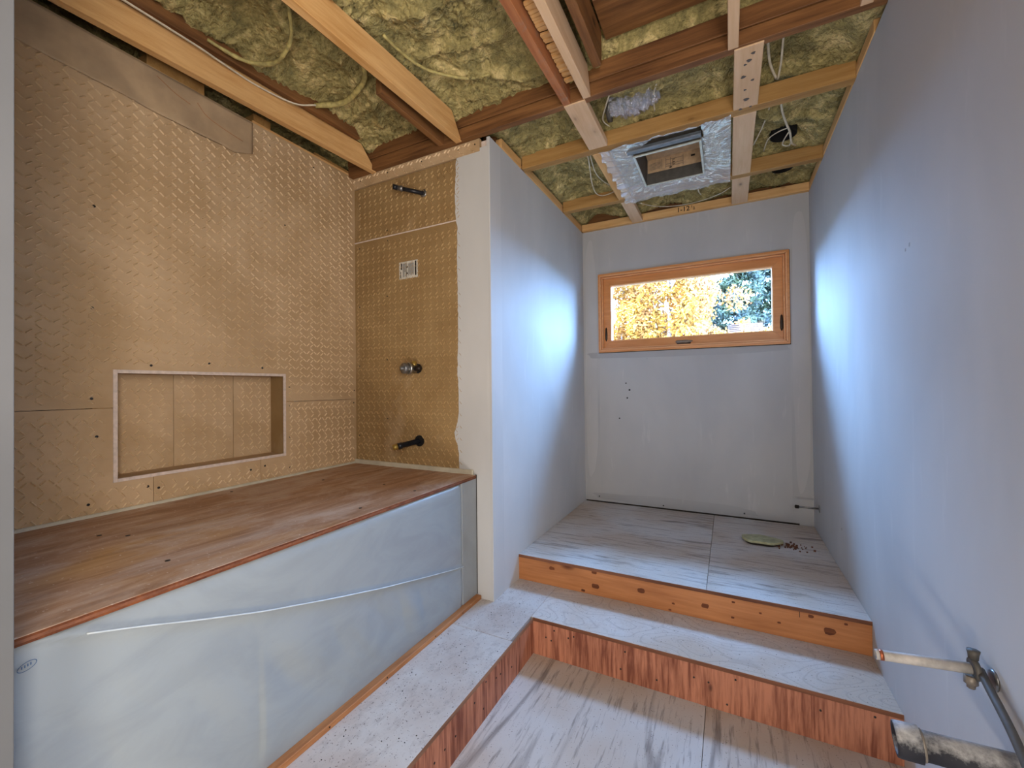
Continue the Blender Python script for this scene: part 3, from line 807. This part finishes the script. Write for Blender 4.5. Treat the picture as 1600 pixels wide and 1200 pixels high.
box('outer_shadow_gap', (WX0 - .004, 3.7475, WZ0), (WX0 - .0001, 3.752, WZ1 + .003), M['caulk'], wn, 0)
for x, z in ((-.975, .47), (.368, .47)):
    lt = mobj('latch', [(0, 0, 0)], [], M['bronze'], wn, pos=(x, 3.775, z)) if False else lathe('latch', [(0, .004), (.02, .011), (.07, .012), (.115, .009), (.13, .003)], (x, 3.776, z - .06), (x, 3.776, z + .5), M['bronze'], wn, 12)
hd = lathe('crank_handle', [(0, .003), (.012, .013), (.05, .013), (.085, .014), (.12, .009), (.135, .003)], (-.39, 3.772, .372), (.5, 3.772, .372), M['grey_handle'], wn, 12)
box('handle_base', (-.38, 3.768, .352), (-.27, 3.79, .37), M['bronze'], wn, .004)
stk = empty('glass_sticker', (.12, 3.805, .45)); tag(stk, 'faint printed energy sticker on the lower right of the window glass', 'sticker')
gfilm = film('sticker_film', (.8, .78, .86), .55)
for x0, x1 in ((.005, .112), (.120, .245)):
    box('sticker_sheet', (x0, 3.8035, .425), (x1, 3.8045, .49), gfilm, stk, 0)
    for k in range(4):
        box('print', (x0 + .01, 3.8028, .435 + k * .014), (x1 - .012 - (k % 2) * .015, 3.8034, .4385 + k * .014), M['ink'], stk, 0)

# ------------------------------------------------------------------ ceiling timbers
def joist(label, x0, x1, y0, y1, z0, z1, mat, skew=0.0, cut=0.0, name='ceiling_joist', group=None, cat='joist'):
    """runs along Y; skew shifts the near end in X, cut slopes the far end back at the top"""
    p = [(x0 + skew, y0, z0), (x1 + skew, y0, z0), (x1, y1, z0), (x0, y1, z0), (x0 + skew, y0, z1), (x1 + skew, y0, z1), (x1, y1 - cut, z1), (x0, y1 - cut, z1)]
    return tag(beam(name, p, M[mat]), label, cat, group)
def cross(label, x0, x1, y0, y1, z0, z1, mat, name='ceiling_joist', cat='joist'):
    return tag(box(name, (x0, y0, z0), (x1, y1, z1), M[mat], None, .002), label, cat)
joist('pale pine joist over the tub, nearest the niche wall', -2.072, -2.033, -1.0, YB - .01, ZC, 1.548, 'pine_y', -.21, .13)
joist('pale pine joist over the tub, ending above the capped shower stub', -1.385, -1.345, -1.0, 2.015, ZC, 1.548, 'pine_y', -.13, .10)
joist('long old brown rafter behind the joist nearest the niche wall', -2.02, -1.985, -1.0, 1.86, 1.535, 1.60, 'old_y', -.21, .05, name='old_rafter', cat='rafter')
joist('old orange-brown rafter tight against the left side of the second joist', -1.425, -1.388, -1.0, 1.97, 1.455, 1.60, 'old_y', -.13, .03, name='old_rafter', cat='rafter')
joist('short old rafter stub with a dark sawn end', -1.497, -1.462, 1.50, 2.0, 1.425, 1.50, 'old_y', 0, 0, name='old_rafter', cat='rafter')
joist('grey-stained reddish joist left of the ribbed lath, meeting the dark beam', -.722, -.684, -1.0, 2.003, ZC, 1.56, 'grey_old_y', -.03)
joist('pale joist with a split end beside the ribbed lath', -.617, -.579, -1.0, 2.0, ZC, 1.545, 'white_pine', -.005, .05)
joist('old brown rafter behind the split pale joist', -.545, -.505, -1.0, 1.93, 1.50, 1.66, 'old_y', 0, 0, name='old_rafter', cat='rafter')
joist('pale joist end just above the nail-spotted block', .018, .058, -1.0, 2.0, ZC, 1.53, 'white_pine', 0, 0)
joist('pale joist above the right wall behind the camera', .46, .50, -1.0, 2.0, ZC, 1.53, 'white_pine', 0, 0)
# splintered ribbed lath between the two joists
rl = empty('ribbed_lath', (-.65, 1.0, 1.53)); tag(rl, 'splintered ribbed lath packed between two joists', 'lath')
bm = bmesh.new()
y = .3
while y < 1.93:
    l = .010 + random.random() * .006
    r = bmesh.ops.create_cube(bm, size=1)
    dz = random.random() * .012; tw = (random.random() - .5) * .25
    for v in r['verts']:
        q = Vector((v.co.x * .062, v.co.y * l, v.co.z * .012)); q.y += q.x * tw
        v.co = q + Vector((0, y - 1.0, dz - .01))
    y += l + .004
bm_obj('ribs', bm, M['pine_x'], rl, (-.65, 1.0, 1.488))['kind'] = 'stuff'
box('backing_strip', (-.682, .2, 1.53), (-.619, 1.95, 1.545), M['old_y'], rl)
# dark beam between tub bay and alcove
cross('lower dark brown beam plank crossing the whole ceiling', -2.25, XR, 2.0, 2.04, 1.425, 1.490, 'old_x', 'dark_beam', 'beam')
cross('upper dark brown beam plank stacked on the lower one', -2.25, XR, 1.995, 2.04, 1.493, 1.578, 'old_x', 'dark_beam', 'beam')
# roof boards over the right part of the near bay
rb = empty('roof_boards', (0, .8, 1.66)); tag(rb, 'dark old roof boards above the beam at the top of the ceiling', 'boards')
for k in range(12):
    y1 = 1.99 - k * .24
    box('board', (-.50, y1 - .232, 1.66 + .004 * (k % 2)), (XR, y1, 1.68 + .004 * (k % 2)), M['old_x'], rb, .003)
# alcove: two joists, far plate, flat blocks, side ledgers
cross('tan joist across the alcove on the near side of the exhaust fan', XL + .006, XR, 2.452, 2.508, ZC, 1.509, 'joist_x')
cross('tan joist across the alcove on the far side of the exhaust fan', XL + .006, XR, 3.214, 3.266, ZC, 1.509, 'joist_x')
fp = cross('plate above the window wall with black handwritten figures', XL + .006, XR, 3.715, 3.753, ZC + .004, 1.485, 'pine_x', 'wall_plate', 'plate')
def text(s, name, loc, size, rot, mat, parent, bold=.0):
    c = bpy.data.curves.new(name, 'FONT'); c.body = s; c.size = size; c.extrude = .0004; c.offset = bold
    c.align_x = 'CENTER'; c.align_y = 'CENTER'
    o = bpy.data.objects.new(name, c); COL.objects.link(o)
    dg = bpy.context.evaluated_depsgraph_get()
    me = bpy.data.meshes.new_from_object(o.evaluated_get(dg)); bpy.data.objects.remove(o)
    me.materials.clear(); me.materials.append(mat)
    o = bpy.data.objects.new(name, me); link(o, parent, loc); o.rotation_euler = rot
    return o
text('1-12', 'handwriting', (-.31, 3.7145, 1.455), .055, (math.pi / 2, 0, 0), M['ink_dark'], fp, .0006)
text('1', 'handwriting', (-.245, 3.7145, 1.465), .028, (math.pi / 2, 0, 0), M['ink_dark'], fp, .0004)
text('2', 'handwriting', (-.228, 3.7145, 1.448), .030, (math.pi / 2, 0, 0), M['ink_dark'], fp, .0004)
def flat(label, x0, x1, y0, y1, mat='white_pine', th=.038):
    return tag(box('flat_block', (x0, y0, ZC - .001), (x1, y1, ZC + th), M[mat], None, .002), label, 'block')
flat('flat pale block left of the fan, in the bay next to the dark beam', -.722, -.612, 2.008, 2.450)
flat('flat block under the ruffled left edge of the plastic sheet', -.722, -.630, 2.510, 3.212, 'pine_y')
flat('flat block left of the fan in the bay next to the window wall', -.720, -.632, 3.268, 3.713)
nb = flat('flat pale block with dark nail spots, right of the fan', .042, .152, 2.012, 2.450)
for x, y, r in ((.10, 2.10, .010), (.115, 2.06, .008), (.08, 2.20, .010), (.12, 2.24, .007), (.09, 2.30, .006), (.098, 2.38, .012), (.075, 2.45, .008), (.12, 2.45, .006), (.085, 2.12, .006)):
    prism('nail_spot', [(x + r * math.cos(t) * (1 + .4 * math.sin(3 * t + x * 90)), y + r * math.sin(t)) for t in [2 * math.pi * k / 9 for k in range(9)]], 'z', ZC - .0022, ZC, M['ink'], nb)
flat('clean flat pale block beside the right edge of the plastic sheet', .042, .150, 2.510, 3.212)
flat('flat pale block right of the fan in the bay next to the window wall', .043, .152, 3.268, 3.713)
for k, (a, b) in enumerate(((YB + .13, 2.448), (2.512, 3.210), (3.270, 3.711))):
    n = ('nearest the dark beam', 'beside the exhaust fan', 'nearest the window wall')[k]
    tag(box('ledger', (XL - .035, a, ZC + .004), (XL + .005, b, ZC + .06), M['pine_y'], None, .002), 'ledger strip on the left alcove wall, ' + n, 'ledger')
    tag(box('ledger', (XR - .004 + .0, a, ZC + .006), (XR + .045, b, ZC + .06), M['pine_y'], None, .002), 'ledger strip on the right alcove wall, ' + n, 'ledger')

# ------------------------------------------------------------------ spray foam ceiling
HOLES = [(.325, 3.08, .072), (.365, 3.55, .066)]
BUMPS = [  # foam-covered cable ridges: polyline, radius, height
    ([(-1.30, 1.70), (-1.22, 1.77), (-1.07, 1.83), (-.90, 1.90), (-.75, 1.9)], .020, .035),
    ([(-1.30, 1.60), (-1.20, 1.62), (-1.05, 1.66), (-.9, 1.67)], .022, .030),
    ([(-1.24, 2.67), (-1.04, 2.51), (-.86, 2.38), (-.72, 2.26), (-.6, 2.1)], .022, .035),
    ([(-1.75, 1.2), (-1.68, 1.45), (-1.72, 1.7), (-1.83, 1.88)], .022, .035),
    ([(-1.95, 1.75), (-1.7, 1.72), (-1.5, 1.80)], .03, .03),
    ([(-1.28, 1.35), (-1.05, 1.42), (-.8, 1.40)], .03, .03),
    ([(-.1, 2.2), (.0, 2.35), (-.02, 2.5)], .03, .02),
    ([(.2, 2.75), (.33, 2.85), (.5, 2.95)], .035, .03)]
def seg_d(p, a, b):
    ax, ay = a; bx, by = b; dx, dy = bx - ax, by - ay
    t = max(0, min(1, ((p[0] - ax) * dx + (p[1] - ay) * dy) / (dx * dx + dy * dy)))
    return math.hypot(p[0] - ax - t * dx, p[1] - ay - t * dy)
def foam_z(x, y):
    v = Vector((x, y, 0))
    if y < 2.02:
        z = 1.635 + .03 * noise.noise(v * 2.1)
        if y > 1.72: z -= .075 * ((y - 1.72) / .3) ** 1.5
        for xj in (-2.03, -1.40, -.70):
            z -= .045 * math.exp(-((x - xj) / .06) ** 2)
        if x < -2.1: z -= .05 * min(1, (-2.1 - x) / .1)
        if x > -.52: z = 1.72
    else:
        z = 1.575 + .055 * noise.noise(v * 3.4 + Vector((3, 1, 5)))
        for yj in (2.03, 2.49, 3.247, 3.75):
            z -= .045 * math.exp(-((y - yj) / .055) ** 2)
        for xj in (XL, XR):
            z -= .07 * math.exp(-((x - xj) / .08) ** 2)
    z += .030 * noise.noise(v * 6 + Vector((9, 2, 1))) 
    lump = noise.noise(v * 3.1 + Vector((5, 5, 5)))
    amp = .007 + .016 * max(0, min(1, .5 + lump * 1.6))
    rid = abs(noise.noise(v * 34 + Vector((noise.noise(v * 20) * 2, 0, 3))))
    z -= amp * (1 - rid * 2.4)
    z -= .004 * noise.noise(v * 95)
    for pts, r, h in BUMPS:
        d = min(seg_d((x, y), a, b) for a, b in zip(pts, pts[1:]))
        if d < r * 3: z -= h * math.exp(-(d / r) ** 2)
    for hx, hy, r in HOLES:
        d = math.hypot(x - hx, y - hy)
        if d < r: z = 1.74
        elif d < r * 1.5: z -= .01
    if -.53 < x < -.09 and 2.54 < y < 3.10: z = max(z, 1.66)
    lim = 1.50 if y > 2.02 else 1.505
    return max(z, lim if y > 2.02 else lim)
foam = grid('ceiling', lambda x, y: (x, y, foam_z(x, y)), -2.5, .68, 300, .2, 3.87, 350, M['foam'], None)
structure(foam)
grid('near_foam', lambda x, y: (x, y, foam_z(x, y)), -2.5, .68, 120, YBACK, .2, 100, M['foam'], foam)
box('foundation', (-2.62, YBACK - .12, -1.62), (.80, 3.99, -1.47), M['core'], fl, 0)  # unseen slab added to stop sky light leaking through the floor seams
box('roof_deck', (-2.6, YBACK - .12, 1.80), (.8, 4.0, 1.86), M['old_x'], foam, 0)
for lo, hi in (((-2.62, YBACK - .12, -1.6), (-2.5, 4.0, 1.86)), ((.60, YBACK - .12, 1.424), (.80, 4.0, 1.86)), ((-2.6, 3.78, 1.424), (.8, 4.0, 1.86)), ((-2.6, 3.78, -1.6), (-1.2, 4.0, 1.86)), ((-1.30, 2.18, 1.424), (-1.217, 3.87, 1.80))):
    box('shell_light_block', lo, hi, M['old_x'], foam, 0)  # unseen boxes added to seal light leaks round the shell
for k, (hx, hy, r) in enumerate(HOLES):
    o = lathe('recessed_can', [(.15, 0), (.149, r * .93), (0, r * .93), (0, r * .99), (.18, r * .99)], (hx, hy, 1.545), (hx, hy, 1.9), M['black'], None, 20)
    tag(o, ('black round opening in the foam between fan bay and right wall', 'black round opening in the foam of the bay next to the window wall')[k], 'opening')

# ------------------------------------------------------------------ cables
def cable(label, pts, r=.0042, mat='cable', name='cable', lump=0, flat=.6):
    return tag(tube(name, pts, r, M[mat], None, 8, 8, flat, lump), label, 'cable')
cable('white cable running along the joist nearest the niche wall and curving into the foam', [(-2.085, .55, 1.53), (-2.064, .987, 1.522), (-2.066, 1.094, 1.52), (-2.070, 1.275, 1.52), (-2.027, 1.447, 1.52), (-1.95, 1.52, 1.53)], .006)
cable('foam-coated strand bending up beyond the joist nearest the niche wall', [(-1.98, 1.54, 1.55), (-1.84, 1.60, 1.555), (-1.70, 1.575, 1.56), (-1.60, 1.53, 1.57), (-1.54, 1.45, 1.60)], .014, 'foam_strand', 'foam_coated_cable', .3, 1)
cable('foam-coated strand hanging near the top left of the ceiling', [(-2.03, 1.03, 1.555), (-2.0, 1.13, 1.54), (-1.96, 1.19, 1.535), (-1.88, 1.235, 1.535), (-1.80, 1.23, 1.54), (-1.70, 1.2, 1.56), (-1.60, 1.12, 1.60)], .009, 'foam_strand', 'foam_coated_cable', .5, 1)
cable('thin foam-coated cable draped beside the joist above the shower stub', [(-1.33, 1.38, 1.56), (-1.325, 1.50, 1.56), (-1.30, 1.62, 1.565), (-1.24, 1.72, 1.575), (-1.15, 1.80, 1.58), (-1.05, 1.83, 1.585)], .007, 'foam_strand', 'foam_coated_cable', .3, 1)
cable('left white cable beside the silver duct', [(-.50, 2.13, 1.60), (-.537, 2.214, 1.565), (-.575, 2.279, 1.545), (-.62, 2.38, 1.535), (-.60, 2.455, 1.53)])
cable('white cable on the right side of the silver duct', [(-.27, 2.12, 1.60), (-.291, 2.215, 1.565), (-.332, 2.323, 1.545), (-.345, 2.45, 1.54)])
cable('white cable loop left of the exhaust fan', [(-.80, 2.60, 1.56), (-.80, 2.695, 1.50), (-.855, 2.948, 1.48), (-.875, 3.12, 1.475), (-.85, 3.19, 1.475), (-.79, 3.20, 1.48), (-.70, 3.17, 1.49)])
cable('second white cable crossing the loop left of the exhaust fan', [(-.77, 2.60, 1.56), (-.784, 2.703, 1.50), (-.80, 2.90, 1.49), (-.76, 3.08, 1.49), (-.70, 3.15, 1.49)])
cable('left strand of the cable pair entering the near joist right of the spotted block', [(.17, 2.10, 1.60), (.183, 2.235, 1.56), (.201, 2.36, 1.545), (.235, 2.466, 1.53)], .006)
cable('right strand of the cable pair entering the near joist right of the spotted block', [(.24, 2.10, 1.60), (.243, 2.265, 1.56), (.246, 2.37, 1.545), (.241, 2.466, 1.525)], .005)
cable('yellowish cable curving beside the clean flat block', [(.235, 2.55, 1.55), (.219, 2.743, 1.53), (.197, 2.88, 1.52), (.16, 3.02, 1.50)])
cable('white cable dropping to the round black opening', [(.262, 2.53, 1.52), (.279, 2.70, 1.51), (.315, 2.85, 1.50), (.345, 2.96, 1.50), (.37, 3.10, 1.50), (.40, 3.17, 1.51)], .006)
cable('short white cable looping beside the round black opening', [(.225, 3.17, 1.52), (.24, 3.03, 1.52), (.285, 2.95, 1.51), (.33, 2.92, 1.505)])
cable('cable end hanging inside the round black opening', [(.34, 2.96, 1.50), (.325, 3.05, 1.505), (.325, 3.12, 1.51), (.36, 3.15, 1.51), (.37, 3.10, 1.51)])
cable('thin cable sagging over the handwritten plate', [(-.63, 3.52, 1.50), (-.53, 3.60, 1.485), (-.40, 3.66, 1.478), (-.22, 3.68, 1.478), (-.05, 3.63, 1.485), (.035, 3.58, 1.50)])
cable('short vertical cable below the exhaust fan plastic', [(-.185, 3.30, 1.53), (-.182, 3.42, 1.50), (-.18, 3.52, 1.49), (-.17, 3.60, 1.50)])

# ------------------------------------------------------------------ foil duct
du = empty('foil_duct', (-.45, 2.33, 1.60)); tag(du, 'crinkled silver foil duct poking through the foam', 'duct')
vs, fs = [], []
SEG, RINGS = 36, 30
for i in range(RINGS + 1):
    t = i / RINGS; cx = -.57 + .27 * t; cy = 2.335 + .02 * math.sin(t * 3); cz = 1.575 + .01 * t
    for k in range(SEG):
        a = 2 * math.pi * k / SEG
        r = (.070 + .006 * math.sin(t * 70) + .030 * noise.noise(Vector((t * 9, math.cos(a) * 2.4, math.sin(a) * 2.4)))) * (math.sin(math.pi * min(1, .12 + t * .8)) ** .4)
        vs.append((cx, cy + r * math.cos(a), cz + r * math.sin(a)))
for i in range(RINGS):
    for k in range(SEG):
        fs.append([i * SEG + k, i * SEG + (k + 1) % SEG, (i + 1) * SEG + (k + 1) % SEG, (i + 1) * SEG + k])
mobj('foil_sleeve', vs, fs, M['foil'], du)
lathe('duct_end', [(0, .05), (.02, .052), (.021, 0)], (-.59, 2.37, 1.56), (-.5, 2.37, 1.56), M['dark_steel'], du)

# ------------------------------------------------------------------ exhaust fan and its plastic
fan = empty('exhaust_fan', (-.305, 2.83, ZC)); tag(fan, 'square exhaust fan housing with pale rim in the alcove ceiling', 'fan')
FX0, FX1, FY0, FY1, FZ0, FZ1 = -.490, -.126, 2.625, 3.04, 1.405, 1.60
t_ = .004
box('housing_side', (FX0, FY0, FZ0), (FX0 + t_, FY1, FZ1), M['dark_steel'], fan, 0)
box('housing_side', (FX1 - t_, FY0, FZ0), (FX1, FY1, FZ1), M['dark_steel'], fan, 0)
box('housing_side', (FX0 + t_, FY0, FZ0), (FX1 - t_, FY0 + t_, FZ1), M['dark_steel'], fan, 0)
box('housing_side', (FX0 + t_, FY1 - t_, FZ0), (FX1 - t_, FY1, FZ1), M['dark_steel'], fan, 0)
box('housing_top', (FX0, FY0, FZ1), (FX1, FY1, FZ1 + t_), M['dark_steel'], fan, 0)
rw = .009
for lo, hi in (((FX0 - rw, FY0 - rw, FZ0 - .006), (FX0 + rw * .4, FY1 + rw, FZ0 + .002)), ((FX1 - rw * .4, FY0 - rw, FZ0 - .006), (FX1 + rw, FY1 + rw, FZ0 + .002)),
               ((FX0, FY0 - rw, FZ0 - .006), (FX1, FY0 + rw * .4, FZ0 + .002)), ((FX0, FY1 - rw * .4, FZ0 - .006), (FX1, FY1 + rw, FZ0 + .002))):
    box('rim', lo, hi, M['rim'], fan, .001)
box('cardboard_insert', (FX0 + .012, FY0 + .03, FZ1 - .030), (FX1 - .012, FY1 - t_ - .001, FZ1 - .027), M['tan_card'], fan, 0)
ci = box('cardboard_insert', (FX0 + .012, FY1 - .012, FZ0 + .075), (FX1 - .012, FY1 - .008, FZ1 - .031), M['tan_card'], fan, 0)
def cpr(x0, x1, z0, z1, m='ink'): box('print', (x0, FY1 - .0135, z0), (x1, FY1 - .0118, z1), M[m], ci, 0)
for z in (1.545, 1.50, 1.515): cpr(-.36, -.25, z, z + .0015)
for x in (-.36, -.33, -.25, -.385): cpr(x, x + .002, 1.49, 1.56)
cpr(-.315, -.30, 1.505, 1.508, 'ink_dark'); cpr(-.315, -.312, 1.505, 1.54, 'ink_dark'); cpr(-.315, -.30, 1.52, 1.523, 'ink_dark'); cpr(-.315, -.30, 1.538, 1.541, 'ink_dark')
cpr(-.20, -.175, 1.53, 1.542, 'ink_dark'); cpr(-.335, -.32, 1.487, 1.494, 'ink_dark')
for k in range(6): cpr(-.46, -.39, 1.50 + k * .008, 1.5012 + k * .008)
box('mounting_flange', (-.525, 2.553, 1.402), (-.115, 2.588, 1.412), M['grey_metal'], fan, .003)
box('mounting_flange', (-.525, 2.583, 1.402), (-.115, 2.590, 1.44), M['grey_metal'], fan, .002)
def film_fn(x, y):
    v = Vector((x, y, 0))
    tx = (x - .035) ; e = 0
    a_ = math.atan2(y - 2.83, x + .31); n1 = abs(noise.noise(Vector((a_ * 4.5, math.hypot(x + .31, y - 2.83) * 2.5, 3)))); n2 = abs(noise.noise(Vector((a_ * 15, x * 12, y * 12))))
    amp = .022 * (1 if x < -.1 else .6)
    z = ZC - .002 - .004 - amp * (.5 - n1) - .010 * (.4 - n2)
    cx, cy = x, y
    if x < -.60: z -= .006 * math.sin(y * 95); cx = x + .008 * math.sin(y * 48) * ((-.60 - x) / .08)
    if y > 3.2: cy += .006 * math.sin(x * 30)
    # the mouth is tucked up into the housing
    d = max(abs(x + .308) - .19, abs(y - 2.80) - .29)
    if d < .03: z += .012 * (1 - max(0, d) / .03)
    return (cx, cy, min(z, ZC - .003))
def film_keep(x, y):
    if FX0 - .005 < x < FX1 + .005 and 2.60 < y < FY1 + .005: return False
    t = (y - 2.50) / .11
    if 2.50 < y < 2.61 and -.50 + .12 * (1 - t) < x < -.115 + .01 * t: return False
    return True
pls = grid('plastic_sheet', film_fn, -.675, .032, 170, 2.472, 3.262, 180, M['film'], None, film_keep, smooth=True)
tag(pls, 'crinkled translucent plastic sheet stapled round the exhaust fan', 'plastic sheet')

# ------------------------------------------------------------------ outside: trees
gd = mobj('ground', [(-40, 4.3, -2.2), (40, 4.3, -2.2), (40, 60, -1.2), (-40, 60, -1.2)], [[0, 1, 2, 3]], M['ground'])
structure(gd)
def leaves(n, fn, size, rng):
    vs, fs = [], []
    for _ in range(n):
        p, s = fn(rng)
        s *= size
        u = Vector((rng.gauss(0, 1), rng.gauss(0, 1), rng.gauss(0, 1))).normalized(); v = u.orthogonal().normalized()
        k = len(vs)
        vs += [p - u * s, p + v * s * .5, p + u * s, p - v * s * .5]
        fs.append([k, k + 1, k + 2, k + 3])
    return vs, fs
def broad_tree(x, y, h, r, n, label, seed):
    n = int(n * 2.3)
    rng = random.Random(seed)
    t = empty('autumn_tree', (x, y, -2.0)); tag(t, label, 'tree', 'yellow autumn trees outside the window')
    clumps = [(Vector((x + rng.gauss(0, r * .5), y + rng.gauss(0, r * .35), -1.2 + (h + 1.2) * (.12 + .85 * rng.random()))), r * (.22 + .22 * rng.random())) for _ in range(40)]
    def fn(g):
        c, cr = g.choice(clumps)
        d = Vector((g.gauss(0, 1), g.gauss(0, 1), g.gauss(0, 1))).normalized() * cr * (.5 + .5 * g.random())
        return c + d, .7 + .6 * g.random()
    vs, fs = leaves(n, fn, .046, rng)
    o = mobj('foliage', vs, fs, M['leaf_yellow'], t); o['kind'] = 'stuff'
    lathe('trunk', [(0, .10), (2.0, .07), (h + 1.6, .015)], (x, y, -2.0), (x + .1, y, h), M['bark'], t, 8)
def conifer(x, y, h, r, n, label, seed):
    n = int(n * 2.6)
    rng = random.Random(seed)
    t = empty('conifer', (x, y, -2.0)); tag(t, label, 'tree', 'blue-green conifers outside the window')
    H = h + 2.0
    br = []
    for k in range(70):
        f = k / 70; z = -1.6 + (H - .4) * f
        a = rng.random() * 6.28; L = r * (1 - f) ** .8 * (.7 + .4 * rng.random())
        br.append((z, a, L))
    def fn(g):
        z, a, L = g.choice(br); s = g.random() ** .7
        p = Vector((x + math.cos(a) * L * s, y + math.sin(a) * L * s, z - .25 * L * s * s))
        sp = .04 + .12 * s * (1 - s) + .05
        return p + Vector((g.gauss(0, sp), g.gauss(0, sp), g.gauss(0, .05))), .6 + .7 * g.random()
    vs, fs = leaves(n, fn, .055, rng)
    o = mobj('foliage', vs, fs, M['leaf_green'], t); o['kind'] = 'stuff'
    lathe('trunk', [(0, .12), (H, .012)], (x, y, -2.0), (x, y, h), M['bark'], t, 8)
broad_tree(-2.25, 10.0, 3.3, 1.15, 8500, 'tall yellow autumn tree at the left of the window view', 1)
broad_tree(-1.15, 9.4, 2.8, 1.0, 7000, 'golden autumn tree in the left middle of the window view', 2)
broad_tree(-.55, 11.0, 2.3, .9, 4200, 'orange-yellow autumn tree just left of the blue-green conifer', 3)
broad_tree(-3.6, 11.5, 3.2, 1.3, 3600, 'yellow autumn tree partly hidden by the left window jamb', 4)
conifer(.25, 12.5, 4.2, 1.35, 9000, 'large blue-green conifer in the right half of the window view', 5)
conifer(1.3, 13.5, 4.6, 1.5, 8000, 'blue-green conifer at the right edge of the window view', 6)
conifer(-.35, 16.0, 3.6, 1.5, 5000, 'distant conifer behind the golden tree', 7)
conifer(-1.7, 19.0, 4.2, 2.0, 5000, 'far conifer behind the tall yellow tree', 9)
conifer(1.2, 19.5, 5.5, 2.2, 7000, 'tallest far conifer behind the two blue-green ones', 10)
conifer(2.7, 17.0, 4.8, 1.9, 5000, 'far conifer beyond the right window jamb', 11)
broad_tree(.75, 11.3, 1.35, .55, 2600, 'low yellow bush in front of the conifers', 8)
